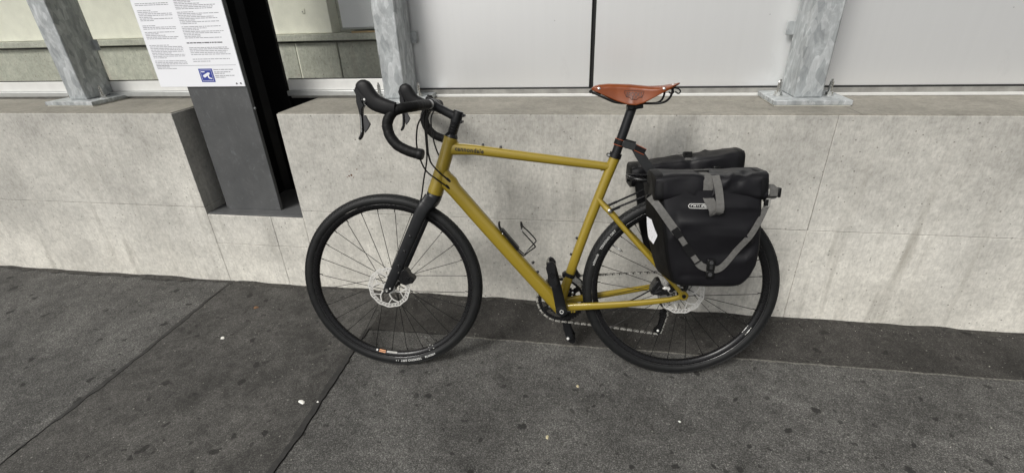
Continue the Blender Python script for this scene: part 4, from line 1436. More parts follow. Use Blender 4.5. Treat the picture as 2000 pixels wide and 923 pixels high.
m = gear_mesh(46, .0930, .0445, .0470, .076)
m.shift((BB.x, 0, BB.z))
for k in range(4):
    a = 2 * pi * k / 4 + .6
    m.ribbon([(BB.x + r * cos(a), .0458, BB.z + r * sin(a)) for r in (.016, .045, .080)], [.026, .018, .020], .004, (-sin(a), 0, cos(a)))
ring = B(m, 'chainring', 'black_gloss', smooth_=False)
m = gear_mesh(30, .0610, .0370, .0392, .047)
m.shift((BB.x, 0, BB.z))
for k in range(4):
    a = 2 * pi * k / 4 + .6
    m.ribbon([(BB.x + r * cos(a), .0402, BB.z + r * sin(a)) for r in (.020, .040, .055)], [.022, .016, .014], .003, (-sin(a), 0, cos(a)))
B(m, 'chainring', 'black_part', smooth_=False)
for k in range(4):
    a = 2 * pi * k / 4 + .6
    B(MB().lathe_axis([(.0055, 0), (.0055, .004), (.003, .005)], (BB.x + .052 * cos(a), .0400, BB.z + .052 * sin(a)), (0, -1, 0), 12), 'ring_bolt', 'silver', ring)
cass = None
for i, tn in enumerate((34, 30, 26, 23, 20, 17, 15, 13, 11)):
    m = gear_mesh(tn, tn * .00202 + .001, 0, .0018, max(.012, tn * .00202 - .016))
    m.shift((RX, .0195 + i * .0039, AZ))
    if cass is None:
        cass = B(m, 'cassette', 'rotor', smooth_=False)
    else:
        B(m, 'sprocket', 'rotor', cass, smooth_=False)
# chain path in x,z
RC = .0930
PU = V((0.468, 0.2265))       # upper pulley
PL = V((0.4500, 0.1580))      # lower pulley
CP = []
cr_ = .050                    # sprocket in use
# top run, from sprocket top to ring top
yt, yb = .040, .0457
for a in range(100, 260, 4):   # ring, from top round the front to the bottom
    CP.append((BB.x + RC * cos(radians(a)), yb, BB.z + RC * sin(radians(a))))
CPa = [(RX - .012, yt, AZ + cr_ * .97)] + [(lerp(RX - .012, CP[0][0], t), lerp(yt, yb, t), lerp(AZ + cr_ * .97, CP[0][2], t)) for t in (.25, .5, .75)]
CPb = [(BB.x + RC * cos(radians(262)), yb, BB.z + RC * sin(radians(262))), (.20, .045, .1695), (.32, .043, .1565), (.430, yt, .1435)]
CPc = [(PL.x + .0165 * cos(radians(a)), yt, PL.y + .0165 * sin(radians(a))) for a in range(-95, 20, 15)]
CPd = [(PU.x + .0150 * cos(radians(a)), yt, PU.y + .0150 * sin(radians(a))) for a in (-15, 10, 40)] + [(RX - .02, yt, AZ - .052), (RX + .01, yt, AZ - .0535)]
full = [V(p) for p in CPa + CP + CPb + CPc + CPd]
# resample at 12.7 mm
links = [full[0]]
acc = 0.0
for a, b in zip(full, full[1:]):
    L_ = (b - a).length
    pos = 0.0
    while acc + (L_ - pos) >= .0127:
        pos += .0127 - acc
        links.append(a.lerp(b, pos / L_))
        acc = 0.0
    acc += L_ - pos
cm = MB()
for i in range(len(links) - 1):
    a, b = links[i], links[i + 1]
    d_ = (b - a).normalized()
    outer = i % 2 == 0
    w_ = .0032 if outer else .0022
    q_ = d_.cross(V((0, 1, 0)))
    for s in (-1, 1):
        out_ = []
        for t, hw_ in ((-.0040, .0012), (-.0028, .0034), (0, .0043), (.0032, .0034), (.5, .0022), (-.0032, .0034), (0.0, .0043), (.0028, .0034), (.0040, .0012)):
            out_.append((t, hw_))
        prof_ = [(-.0040, .0014), (-.0025, .0036), (.0005, .0043), (.0035, .0034), (.00635, .0026), (.0092, .0034), (.0122, .0043), (.0152, .0036), (.0167, .0014)]
        pl_ = [a + d_ * t + q_ * h_ for t, h_ in prof_] + [a + d_ * t - q_ * h_ for t, h_ in reversed(prof_)]
        n0 = len(pl_)
        y_a = V((0, s * w_, 0))
        y_b = V((0, s * (w_ + .0010), 0))
        cm.add([p + y_a for p in pl_] + [p + y_b for p in pl_], [tuple(range(n0)), tuple(range(2 * n0 - 1, n0 - 1, -1))] + [(j, (j + 1) % n0, (j + 1) % n0 + n0, j + n0) for j in range(n0)])
    cm.tube([a - V((0, .0046, 0)), a + V((0, .0046, 0))], .0019, 8)
chain = tag(B(cm, 'chain', 'chain', smooth_=False), kind='stuff')
chain.data.materials.append(MATS['chain_dark'])
per = len(chain.data.polygons) // (len(links) - 1)
for i, pg in enumerate(chain.data.polygons):
    pg.material_index = (i // per) % 2
# rear mech
rm = MB().prism([(0.452, .290), (0.468, .296), (0.484, .300), (0.494, .316), (0.486, .322), (0.466, .312), (0.452, .300), (0.448, .286), (0.452, .262), (0.462, .250), (0.474, .252), (0.470, .270)], .040, .070)
mech = B(rm, 'rear_derailleur', 'black_part', bevel=0.003)
for y in (.034, .046):
    B(MB().prism([(0.456, .240), (0.470, .246), (0.482, .236), (0.484, .222), (0.478, .196), (0.468, .160), (0.462, .142), (0.448, .139), (0.438, .146), (0.440, .160), (0.450, .176), (0.456, .205)] if y > .04 else [(0.458, .238), (0.472, .240), (0.480, .224), (0.472, .190), (0.462, .150), (0.452, .142), (0.444, .148), (0.456, .190)], y - .0012, y + .0012), 'pulley_cage', 'black_gloss', mech, bevel=0.0008)
for c_ in (PU, PL):
    g_ = gear_mesh(11, .0165, -.0012, .0012, .005, .004)
    g_.shift((c_.x, yt, c_.y))
    pw = B(g_, 'pulley_wheel', 'plastic', mech, smooth_=False)
B(MB().lathe_axis([(.0045, 0), (.0045, .003), (.0025, .004)], (PL.x, .0328, PL.y), (0, -1, 0), 12), 'pulley_bolt', 'white_print', mech)
# front mech
fdm = MB()
q0 = V((0.1100, 0, 0.394))
tdir = V((0.31, 0, 0.95)).normalized()
fdm.lathe_axis([(.0185, -.0075), (.0208, -.0070), (.0208, .0070), (.0185, .0075)], q0, tdir, 28)
fd = B(fdm, 'front_derailleur', 'black_gloss')
B(MB().prism([(.081, .398), (.093, .406), (.099, .394), (.091, .386), (.083, .386)], -.012, .012), 'clamp_bolt', 'black_part', fd, bevel=.002)
B(MB().prism([(.126, .405), (.134, .414), (.140, .397), (.152, .380), (.142, .372), (.128, .385)], .014, .040), 'linkage', 'black_part', fd, bevel=.002)
for y, off_ in ((.0405, 0), (.0505, .003)):
    pts_ = [(BB.x + r * cos(radians(a)), BB.z + r * sin(radians(a))) for a in range(20, 84, 6) for r in (.107 + off_,)]
    pts_ += [(BB.x + (.086 + off_) * cos(radians(a)), BB.z + (.086 + off_) * sin(radians(a))) for a in range(80, 16, -6)]
    B(MB().prism(pts_, y - .0008, y + .0008), 'chain_guide', 'silver', fd, bevel=.0004)

# ---- seat post, clamp, saddle
SP0, SP1 = V((0.2445, 0, 0.790)), V((0.3055, 0, 0.9885))
sdir_ = (SP1 - SP0).normalized()
post = B(MB().tube([SP0, SP0.lerp(SP1, .5), SP1], .0158, 28), 'seat_post', 'carbon')
cmb = MB().lathe_axis([(.0186, -.009), (.0212, -.0085), (.0212, .0085), (.0186, .009)], SP0 + sdir_ * .042, sdir_, 32)
cmb.tube([SP0 + sdir_ * .044 + V((-.024, -.011, 0)), SP0 + sdir_ * .044 + V((-.024, .011, 0))], .0065, 14)
cl = B(cmb, 'seat_clamp', 'black_gloss')
B(MB().lathe_axis([(.0045, 0), (.0045, .002), (.0022, .0022)], SP0 + sdir_ * .044 + V((-.024, -.011, 0)), (0, -1, 0), 12), 'clamp_bolt', 'silver', cl)
B(MB().box(.288, .338, -.022, .022, .981, .997, Matrix.Rotation(radians(-8), 3, 'Y')).tube([(.300, -.024, .990), (.300, .024, .990)], .011, 16), 'saddle_clamp', 'black_part', post, bevel=.003)

SXS = [.1690, .1715, .177, .186, .200, .226, .255, .285, .310, .335, .366, .396, .420, .436, .4445, .447]
hwx = ([.169, .172, .178, .188, .210, .250, .290, .330, .360, .390, .415, .435, .447], [.006, .012, .0170, .0195, .021, .0235, .0285, .0380, .0490, .0620, .0720, .0780, .0800])
ztx = ([.169, .178, .193, .226, .290, .354, .400, .430, .447], [1.050, 1.0575, 1.0610, 1.0635, 1.0605, 1.0545, 1.0550, 1.0590, 1.0620])
zbx = ([.169, .206, .248, .285, .310, .335, .366, .396, .425, .447], [1.045, 1.0285, 1.0090, .9965, .9940, 1.0010, 1.0180, 1.0340, 1.0470, 1.0540])
NXS, NT_ = 64, 40
sv, sf = [], []
for i in range(NXS + 1):
    t = i / NXS
    x = .169 + (.447 - .169) * (t if True else t)
    hw_ = interp(x, *hwx)
    zt_ = interp(x, *ztx)
    zb_ = min(interp(x, *zbx), zt_ - .004)
    d1 = min(.017, (zt_ - zb_) * .5)
    for j in range(NT_ + 1):
        u = -1 + 2 * j / NT_
        au = abs(u)
        sg = 1 if u >= 0 else -1
        if au < .62:
            a = au / .62 * pi / 2
            y = hw_ * sin(a) ** .92
            z_ = zt_ - d1 * (1 - cos(a)) ** 1.15
            z_ -= .006 * math.exp(-(y / .012) ** 2) * interp(x, [.30, .37, .447], [0, .6, 1])
        else:
            t2 = (au - .62) / .38
            fl = interp(x, [.169, .22, .30, .36, .42], [0, .002, .012, .002, -.006])
            y = hw_ + fl * t2 ** 1.3
            z_ = lerp(zt_ - d1, zb_, t2)
        # the back edge curves round
        xx = x
        if x > .41:
            xx = x - (.016 * ((x - .41) / .037)) * (abs(y) / .08) ** 2.2
        sv.append((xx, sg * y, z_))
for i in range(NXS):
    for j in range(NT_):
        a = i * (NT_ + 1) + j
        sf.append((a, a + 1, a + NT_ + 2, a + NT_ + 1))
sad = MB()
sad.add(sv, sf)
saddle = B(sad, 'saddle', 'leather', angle=75)
md = saddle.modifiers.new('thick', 'SOLIDIFY')
md.thickness = .0042
md.offset = -1
md = saddle.modifiers.new('sub', 'SUBSURF')
md.levels = 1
md.render_levels = 1
sbvh = sad.bvh()


def on_saddle(x, z, lift=.0006):
    h_ = sbvh.ray_cast(V((x, -.3, z)), V((0, 1, 0)))
    return (x, (h_[0].y if h_[0] else -.035) - lift, z)


bd = [(.2745, 1.0395), (.300, 1.0400), (.334, 1.0370), (.3315, 1.0265), (.3285, 1.0185), (.3170, 1.0165), (.3125, 1.0115), (.2950, 1.0120), (.2920, 1.0180), (.2800, 1.0205), (.2755, 1.0300)]
pth = []
for a, b in zip(bd, bd[1:] + bd[:1]):
    for k in range(4):
        pth.append(on_saddle(lerp(a[0], b[0], k / 4), lerp(a[1], b[1], k / 4), .0002))
B(MB().tube(pth, .0009, 6, closed=True), 'badge_outline', 'leather_dark', saddle)
mb = MB()
for txt, xo, zo, sz, tw in (('BROOKS', .2795, 1.0215, .0205, .0490), ('B17', .2955, 1.0130, .0095, .0165)):
    tv, tf = text_mesh(txt, sz, .012)
    wmax = max(v[0] for v in tv)
    mb.add([on_saddle(xo + v[0] / wmax * tw, zo + v[1] - v[0] / wmax * tw * .03, .0009) for v in tv], tf)
B(mb, 'badge_lettering', 'leather_dark', saddle, smooth_=False)
for x, z in ((.1935, 1.0490), (.392, 1.0440)):
    p = V(on_saddle(x, z, 0))
    B(MB().lathe_axis([(.0046, -.001), (.0046, .0006), (.003, .0014), (.001, .0016)], p, (0, -1, .25), 14), 'rivet', 'silver', saddle)
for y in (-.062, -.035, .035, .062):
    h_ = sbvh.ray_cast(V((.418, y, 1.2)), V((0, 0, -1)))
    if h_[0]:
        B(MB().lathe_axis([(.0048, -.001), (.0048, .0006), (.003, .0014), (.001, .0016)], h_[0], h_[1] if h_[1].z > 0 else -h_[1], 14), 'rivet', 'silver', saddle)
for s in (-1, 1):
    rl = smooth([(.178, s * .008, 1.036), (.196, s * .014, 1.027), (.225, s * .020, 1.014), (.255, s * .0215, 1.003), (.30, s * .022, .9995), (.345, s * .022, .9990), (.385, s * .030, .9990), (.405, s * .042, 1.006), (.416, s * .052, 1.022), (.420, s * .055, 1.044)], 6)
    B(MB().tube(rl, .0036, 10), 'saddle_rail', 'black_part', saddle)
    lp = [(.424, s * .045, 1.046), (.440, s * .045, 1.042), (.446, s * .045, 1.034), (.440, s * .045, 1.028), (.430, s * .045, 1.034)]
    B(MB().tube(smooth(lp, 4), .0022, 8), 'bag_loop', 'black_part', saddle)
B(MB().tube([(.168, -.010, 1.040), (.168, .010, 1.040)], .006, 12).tube([(.172, 0, 1.036), (.200, 0, 1.030)], .004, 10), 'tension_bolt', 'black_part', saddle)

# ---- bottle cage
cgw = .0024
cg = MB()
for s in (-1, 1):
    cg.tube(smooth([(-.148, s * .006, .592), (-.146, s * .010, .572), (-.118, s * .010, .536), (-.081, s * .010, .489), (-.062, s * .010, .471), (-.057, s * .0105, .470), (-.040, s * .020, .488), (-.0185, s * .034, .508), (-.0165, s * .036, .513),
                      (-.023, s * .037, .524), (-.044, s * .036, .548), (-.0625, s * .030, .568), (-.0665, s * .018, .582), (-.068, s * .0, .590)], 7), cgw, 8)
cage = B(cg, 'bottle_cage', 'black_gloss')
B(MB().tube(smooth([(-.147, 0, .594), (-.1485, 0, .588), (-.146, 0, .572), (-.136, 0, .556)], 5), [.0040] * 16, 12, [.009] * 16), 'cage_tongue', 'plastic', cage)
B(MB().prism([(-.143, .566), (-.136, .570), (-.076, .496), (-.080, .487), (-.086, .489)], -.013, .013), 'cage_plate', 'plastic', cage, bevel=.002)
B(MB().tube([(-.0655, 0, .575), (-.0675, 0, .586), (-.0688, 0, .5945)], [.0045, .0048, .003], 12, [.016, .015, .008]), 'cage_stop', 'plastic', cage)
for x, z in ((-.1345, .551), (-.0995, .508)):
    B(MB().lathe_axis([(.0045, -.008), (.0045, .004), (.003, .006)], (x, 0, z), (.74, 0, .67), 12), 'cage_bolt', 'silver', cage)

# ---- rear rack
rk = MB()
RZ_ = .7530
for s in (-1, 1):
    rk.tube(smooth([(.300, 0, RZ_ + .006), (.306, s * .026, RZ_ + .005), (.332, s * .044, RZ_ + .001), (.380, s * .050, RZ_), (.50, s * .052, RZ_ + .004), (.64, s * .052, RZ_ + .008), (.668, s * .036, RZ_ + .009), (.672, 0, RZ_ + .009)], 6), .0052, 12, ref=(0, 0, 1))
    rk.tube([(.430, s * .055, RZ_), (.486, s * .082, .50), (.505, s * .083, .372)], .0052, 12)
    rk.tube([(.620, s * .055, RZ_ + .006), (.528, s * .083, .50), (.507, s * .085, .376)], .0052, 12)
    rk.tube([(.395, s * .058, RZ_ - .028), (.500, s * .060, RZ_ - .026), (.640, s * .058, RZ_ - .020)], .0048, 12)
    st_ = smooth([(.241, s * .036, .645), (.300, s * .040, .6725), (.370, s * .044, .7045), (.392, s * .048, .7220), (.408, s * .050, .748)], 5)
    rk.tube(st_, .0036, 10)
rack = B(rk, 'rear_rack', 'black_gloss')
for x in (.42, .52, .61):
    B(MB().tube([(x, -.052, RZ_ + .003), (x, .052, RZ_ + .003)], .0042, 10), 'cross_bar', 'black_gloss', rack)
for s in (-1, 1):
    B(MB().lathe_axis([(.0065, 0), (.0065, .003), (.004, .0045)], (.2405, s * .040, .6445), (0, s, 0), 14), 'strut_bolt', 'silver', rack)
    B(MB().ribbon([(.238, s * .041, .643), (.275, s * .042, .660)], .009, .0025, (-.4, 0, .9)), 'strut_end', 'black_part', rack)
    B(MB().lathe_axis([(.0040, 0), (.0040, .003), (.002, .0045)], (.392, s * .053, .7255), (0, s, 0), 12), 'joint_screw', 'silver', rack)

# ================================================================== PANNIERS
def fold(x, z, sd):
    """creases of the limp fabric: radiating from the middle strap and sagging corners"""
    v = 0.0
    for (ax, az, bx, bz, amp, wd) in ((.520, .700, .640, .600, .0060, .012), (.530, .690, .600, .560, -.0045, .014), (.50, .700, .430, .655, .0035, .012), (.54, .715, .660, .700, .0050, .009), (.600, .520, .660, .560, .0030, .014), (.44, .48, .50, .50, -.003, .016), (.46, .690, .40, .600, .0035, .009), (.65, .650, .56, .610, .0040, .008), (.655, .60, .60, .53, -.0035, .009)):
        d = V((bx - ax, bz - az))
        L_ = d.length
        d /= L_
        r = V((x - ax, z - az))
        t = r.dot(d)
        if -.02 < t < L_ + .02:
            o_ = abs(r.x * d.y - r.y * d.x)
            v += 2.3 * amp * math.exp(-o_ / wd) * min(1, max(0, min(t + .02, L_ + .02 - t) / .03))
    v += .0070 * (.22 - abs(noise.noise(V((x * 7 + z * 4 + sd, 3.1, z * 7 - x * 3))))) + .0018 * noise.noise(V((x * 24 + sd, 1.7, z * 17)))
    return v


def pannier(label, s, roll_ends, mid_strap_x, seed, buckle_front):
    org = V((.525, s * .155, .447))
    t = thing('pannier_bag', label, 'pannier', group='bags hanging on the rear rack', matrix=BM @ Matrix.Translation(org))
    o3 = tuple(org)
    NA, NZ = 128, 46
    zlo, zhi = .4475, .752
    m = MB()
    vs_ = []
    for iz in range(NZ + 1):
        tz = iz / NZ
        z = zlo + (zhi - zlo) * tz ** 1.15
        x0 = interp(z, [.447, .452, .465, .50, .55, .62, .75], [.440, .431, .424, .412, .400, .387, .370])
        x1 = interp(z, [.447, .452, .465, .485, .52, .57, .75], [.622, .632, .644, .656, .668, .672, .662])
        yf = interp(z, [.447, .455, .475, .52, .60, .68, .75], [.222, .230, .235, .239, .240, .236, .226])
        yb_ = interp(z, [.447, .46, .75], [.098, .088, .076])
        cx_, cy_ = (x0 + x1) / 2, (yf + yb_) / 2
        hx, hy = (x1 - x0) / 2, (yf - yb_) / 2
        for k in range(NA):
            a = 2 * pi * k / NA
            e_ = 2 / 13.0
            ca, sa = cos(a), sin(a)
            px = cx_ + hx * math.copysign(abs(ca) ** e_, ca)
            py = cy_ + hy * math.copysign(abs(sa) ** e_, sa)
            dep = (yf - py) / (yf - yb_)                 # 0 at the outer face, 1 at the rack side
            px = lerp(px, lerp(px - .034, px + .014, (px - x0) / (x1 - x0)), dep)
            if sa > 0:
                bul = sin(pi * min(1, max(0, (px - x0) / (x1 - x0)))) ** .6
                py += (.007 * (bul - .6) + fold(px, z, seed) * min(1, bul * 1.3)) * min(1, sa * 3)
            else:
                px += .003 * noise.noise(V((px * 7, py * 7, z * 14 + seed)))
            vs_.append((px, s * py, z))
    fs_ = [(i * NA + k, i * NA + (k + 1) % NA, (i + 1) * NA + (k + 1) % NA, (i + 1) * NA + k) for i in range(NZ) for k in range(NA)]
    m.add(vs_, fs_ + [tuple(range(NA - 1, -1, -1)), tuple(NZ * NA + k for k in range(NA))])
    bvh = m.bvh()
    body = P(m, 'bag_body', 'fabric', t, o3, angle=50)
    body.data.materials.append(MATS['fabric_side'])
    for pg in body.data.polygons:
        if abs(pg.normal.x) > .62 or s * pg.normal.y < -.4:
            pg.material_index = 1

    def face(x, z, lift=.002, default=.235):
        h_ = bvh.ray_cast(V((x, s * .6, z)), V((0, -s, 0)))
        y = h_[0].y if h_[0] else s * default
        return V((x, y + s * lift, z))

    # rolled closure
    (xa, za), (xb, zb2) = roll_ends
    m = MB()
    NS, NR = 90, 56
    vs_ = []
    for i in range(NS + 1):
        u = i / NS
        x = lerp(xa, xb, u)
        zc = lerp(za, zb2, u)
        edge = 1 - .02 * max(0, 1 - u / .05) - .02 * max(0, 1 - (1 - u) / .05)
        for k in range(NR):
            a = 2 * pi * k / NR
            ca, sa = cos(a), sin(a)
            ry_, rz_ = .074 * edge, .0415 * edge
            py = .158 + ry_ * math.copysign(abs(ca) ** .50, ca)
            pz = zc + rz_ * math.copysign(abs(sa) ** .46, sa)
            if ca > 0:
                py += .010 * (-.4 + .6 * (pz - zc) / rz_ * -1)
            wob = .0060 * noise.noise(V((x * 8 + seed, a * 1.1, 2))) + .0065 * (.25 - abs(noise.noise(V((x * 13 + seed, a * 1.3, 5)))))
            pinch = -.0060 * math.exp(-((x - mid_strap_x) / .016) ** 2)
            ray_ = math.exp(-((x - mid_strap_x - .035 - (pz - zc) * .9) / .010) ** 2) * .006 - math.exp(-((x - mid_strap_x - .060 - (pz - zc) * 1.3) / .012) ** 2) * .006
            f_ = wob + pinch + (ray_ if ca > 0.2 else 0)
            vs_.append((x, s * (py + f_ * ca), pz + f_ * sa))
    fs_ = [(i * NR + k, i * NR + (k + 1) % NR, (i + 1) * NR + (k + 1) % NR, (i + 1) * NR + k) for i in range(NS) for k in range(NR)]
    m.add(vs_, fs_ + [tuple(range(NR - 1, -1, -1)), tuple(NS * NR + k for k in range(NR))])
    rb = m.bvh()
    P(m, 'roll_closure', 'fabric', t, o3, angle=60)
    # stiff black ends of the roll
    for xe, ze, sgn in ((xa, za, 1), (xb, zb2, -1)):
        m = MB()
        for xo, sc_e in ((xe - sgn * .0015, .92), (xe + sgn * .004, .985), (xe + sgn * .016, 1.022), (xe + sgn * .022, 1.022)):
            for k in range(NR):
                a = 2 * pi * k / NR
                ca, sa = cos(a), sin(a)
                py = .158 + .074 * sc_e * math.copysign(abs(ca) ** .50, ca)
                pz = lerp(za, zb2, (xo - xa) / (xb - xa)) + .0415 * sc_e * math.copysign(abs(sa) ** .46, sa)
                if ca > 0:
                    py += .010 * (-.4 + .6 * (pz - ze) / .0415 * -1)
                m.v.append((xo, s * py, pz))
        for i in range(3):
            for k in range(NR):
                m.f.append((i * NR + k, i * NR + (k + 1) % NR, (i + 1) * NR + (k + 1) % NR, (i + 1) * NR + k))
        m.f.append(tuple(range(NR)))
        P(m, 'roll_end', 'fabric_side', t, o3, angle=50)

    def roll_pt(x, ang, lift):
        """point on the roll at angle ang seen along x (0 = outer face, 90 = top)"""
        zc = lerp(za, zb2, (x - xa) / (xb - xa))
        dv = V((0, s * cos(ang), sin(ang)))
        st_ = V((x, s * .158, zc)) + dv * .3
        h_ = rb.ray_cast(st_, -dv)
        p = h_[0] if h_[0] else V((x, s * .158, zc)) + dv * .06
        return p + dv * lift

    # middle strap over the roll
    mx_ = mid_strap_x
    pts_ = [roll_pt(mx_ - .004, radians(a), .0022) for a in (150, 125, 100, 80, 62)] + [roll_pt(mx_ + .001, radians(a), .0026) for a in (45, 30, 15, 0, -12, -22)]
    if s < 0:
        pts_ += [face(mx_ + .014, .700, .012), face(mx_ + .018, .688, .010), face(mx_ + .022, .682, .0065)]
    P(MB().ribbon(pts_, .030, .0022, [(1, 0, 0)] * len(pts_)), 'closure_strap', 'webbing', t, o3, angle=60)
    if s < 0:
        lp = [roll_pt(mx_ + .019, radians(30), .006), roll_pt(mx_ + .022, radians(10), .009), roll_pt(mx_ + .027, radians(-8), .012), face(mx_ + .030, .700, .017), face(mx_ + .024, .684, .0105)]
        P(MB().ribbon(smooth([tuple(p) for p in lp], 4), .022, .002, [(1, 0, .15)] * 17), 'strap_tail', 'webbing', t, o3, angle=60)
        q = roll_pt(mx_ - .004, radians(96), .003)
        bk_ = P(MB().box(q.x - .022, q.x + .022, q.y - .010, q.y + .012, q.z - .002, q.z + .0055), 'buckle', 'plastic', t, o3, bevel=.002)
    else:
        q = roll_pt(mx_, radians(120), .004)
        m = MB().box(q.x - .017, q.x + .017, q.y - .022, q.y + .020, q.z - .006, q.z + .006, Matrix.Rotation(radians(45), 3, 'X'))
        P(m, 'buckle', 'plastic', t, o3, bevel=.003)
        q = roll_pt(mx_, radians(98), .005)
        P(MB().box(q.x - .015, q.x + .015, q.y - .003, q.y + .003, q.z - .002, q.z + .003), 'buckle_bar', 'alu_dirty', t, o3, bevel=.001)
        for xq in (mx_ + .085,):
            q = V((xq, s * .082, lerp(za, zb2, (xq - xa) / (xb - xa)) - .010))
            P(MB().box(q.x - .012, q.x + .012, q.y - .012, q.y + .004, q.z - .012, q.z + .012), 'hook', 'plastic', t, o3, bevel=.004)
    # hooks on the rack rail
    for xh in (.42, .60):
        P(MB().prism([(xh - .014, .715), (xh + .014, .715), (xh + .014, .772), (xh - .014, .772)], s * .058, s * .077), 'rack_hook', 'plastic', t, o3, bevel=.004)
    # handle webbing at the ends of the roll
    for xe, sg in ((xb, 1), (xa, -1)):
        zc = za if sg < 0 else zb2
        if sg > 0 and s < 0:
            pts_ = [(xe - .004, s * .205, zc - .006), (xe + .010, s * .208, zc - .001), (xe + .026, s * .208, zc - .001), (xe + .033, s * .208, zc - .012), (xe + .026, s * .208, zc - .030), (xe + .008, s * .210, zc - .034), (xe + .002, s * .212, zc - .046)]
            P(MB().ribbon(smooth(pts_, 4), .026, .0022, [(0, 1, .25)] * 25), 'end_loop', 'webbing', t, o3, angle=60)
            P(MB().box(xe + .006, xe + .030, s * .222 - .0035, s * .222 + .003, zc - .028, zc - .003), 'end_webbing', 'webbing', t, o3, bevel=.002)
            P(MB().box(xe + .028, xe + .036, s * .224 - .006, s * .224 + .012, zc - .030, zc - .002), 'buckle', 'plastic', t, o3, bevel=.002)
            P(MB().box(xe - .002, xe + .012, s * .222 - .004, s * .222 + .006, zc - .060, zc - .034), 'strap_clip', 'alu_dirty', t, o3, bevel=.002)
            P(MB().box(xe - .006, xe + .005, s * .224 - .004, s * .224 + .006, zc - .056, zc - .036), 'strap_clip', 'plastic', t, o3, bevel=.002)
        elif sg < 0 and s < 0:
            P(MB().lathe_axis([(.007, -.006), (.007, .006)], (xe - .006, s * .150, zc - .040), (0, 1, 0), 12), 'end_clip', 'plastic', t, o3)
        elif sg < 0:
            P(MB().box(xe - .012, xe + .006, s * .12, s * .15, zc - .022, zc + .004), 'end_clip', 'plastic', t, o3, bevel=.004)
    if s < 0:
        # shoulder strap in a V over the outer face
        A = [(.345, .722), (.362, .702), (.400, .652), (.430, .612), (.462, .567), (.488, .532)]
        Bp = [(.488, .532), (.500, .521), (.512, .516), (.528, .513), (.545, .511), (.560, .519), (.578, .541), (.600, .574), (.628, .618), (.652, .655)]
        ptsA = [face(x, z, .0045) for x, z in A]
        ptsA[0] = V((.343, s * .185, .724))
        ptsA[1] = V((.360, s * .226, .706))
        sA = smooth([tuple(p) for p in ptsA], 6)
        cut = int(len(sA) * .52)
        P(MB().ribbon(sA[:cut + 1], [lerp(.021, .025, i / cut) for i in range(cut + 1)], .0022, [(.80, 0, .60)] * (cut + 1)), 'shoulder_strap', 'webbing', t, o3, angle=60)
        P(MB().ribbon([V(p) + V((0, s * .0018, 0)) for p in sA[cut - 2:]], .023, .0034, [(.80, 0, .60)] * len(sA[cut - 2:])), 'shoulder_strap', 'strap_black', t, o3, angle=60)
        for f0, f1 in ((.60, .69), (.86, .95)):
            i0, i1 = int(len(sA) * f0), int(len(sA) * f1)
            P(MB().ribbon([V(p) + V((0, s * .0042, 0)) for p in sA[i0:i1 + 1]], .0165, .0016, [(.80, 0, .60)] * (i1 + 1 - i0)), 'strap_patch', 'webbing', t, o3, angle=60)
        ptsB = [tuple(face(x, z, .0035)) for x, z in Bp] + [(.666, s * .226, .676), (.672, s * .222, .690), (.678, s * .222, .712)]
        sB = smooth(ptsB, 5)
        P(MB().ribbon(sB, [interp(i / len(sB), [0, .3, .5, 1], [.022, .022, .018, .017]) for i in range(len(sB))], .002, [(0, 0, 1) if i < 20 else (-.8, 0, .55) for i in range(len(sB))]), 'shoulder_strap', 'webbing', t, o3, angle=60)
        for zc, hh in ((.5265, .0185), (.4960, .0120)):
            q = face(.5265, zc, .0065)
            cl_ = P(MB().box(q.x - .0125, q.x + .0125, q.y - .004, q.y + .004, zc - hh, zc + hh), 'strap_anchor', 'plastic', t, o3, bevel=.0045, seg=3)
            P(MB().lathe_axis([(.0062, -.001), (.0062, .0012), (.0045, .0018), (.0040, .0006)], (q.x, q.y + s * .0042, zc + (hh - .0105 if hh > .015 else 0)), (0, s, 0), 16), 'anchor_screw', 'grey_part', cl_, o3)
            cl_.children[0].location = (0, 0, 0)
            if hh > .015:
                P(MB().box(q.x - .0045, q.x + .0045, q.y + s * .0045 - .0006, q.y + s * .0045 + .0006, zc - .013, zc - .001), 'anchor_slot', 'black_gap', cl_, o3)
                cl_.children[1].location = (0, 0, 0)
        # white reflector on the front-facing side panel
        m = MB()
        NR_, NC_ = 12, 8
        zt_r, zb_r = .642, .558
        gridp = []
        for i in range(NR_ + 1):
            z = lerp(zb_r, zt_r, i / NR_)
            yl = -.104
            yr = interp(z, [.558, .598, .636, .642], [-.140, -.182, -.150, -.146])
            if z < .566:
                yl = lerp(-.138, -.106, (z - .558) / .008)
            for k_ in range(NC_ + 1):
                yy_ = lerp(yl, yr, k_ / NC_)
                h_ = bvh.ray_cast(V((.1, yy_, z)), V((1, 0, 0)))
                gridp.append((h_[0] if h_[0] else V((.375, yy_, z))) + V((-.0022, 0, 0)))
        m.add(gridp, [(i * (NC_ + 1) + k_, i * (NC_ + 1) + k_ + 1, (i + 1) * (NC_ + 1) + k_ + 1, (i + 1) * (NC_ + 1) + k_) for i in range(NR_) for k_ in range(NC_)])
        P(m, 'reflector', 'reflector', t, o3, smooth_=False)
        # logo: lettering in a rounded outline
        lx0, lx1, lz, lh = .4490, .5080, .7065, .0062
        outl = [(lx0 + lh - lh * sin(a), lz + lh * cos(a)) for a in [pi * i / 8 for i in range(9)]] + [(lx1 - lh + lh * sin(a), lz - lh * cos(a)) for a in [pi * i / 8 for i in range(9)]]
        pth_ = []
        for a, b in zip(outl, outl[1:] + outl[:1]):
            for k_ in range(3):
                pth_.append(tuple(face(lerp(a[0], b[0], k_ / 3), lerp(a[1], b[1], k_ / 3), .0006)))
        P(MB().tube(pth_, .0010, 6, closed=True), 'logo_outline', 'white_print', t, o3)
        tv, tf = text_mesh('ORTLIEB', .0105, .012)
        wmax = max(v[0] for v in tv)
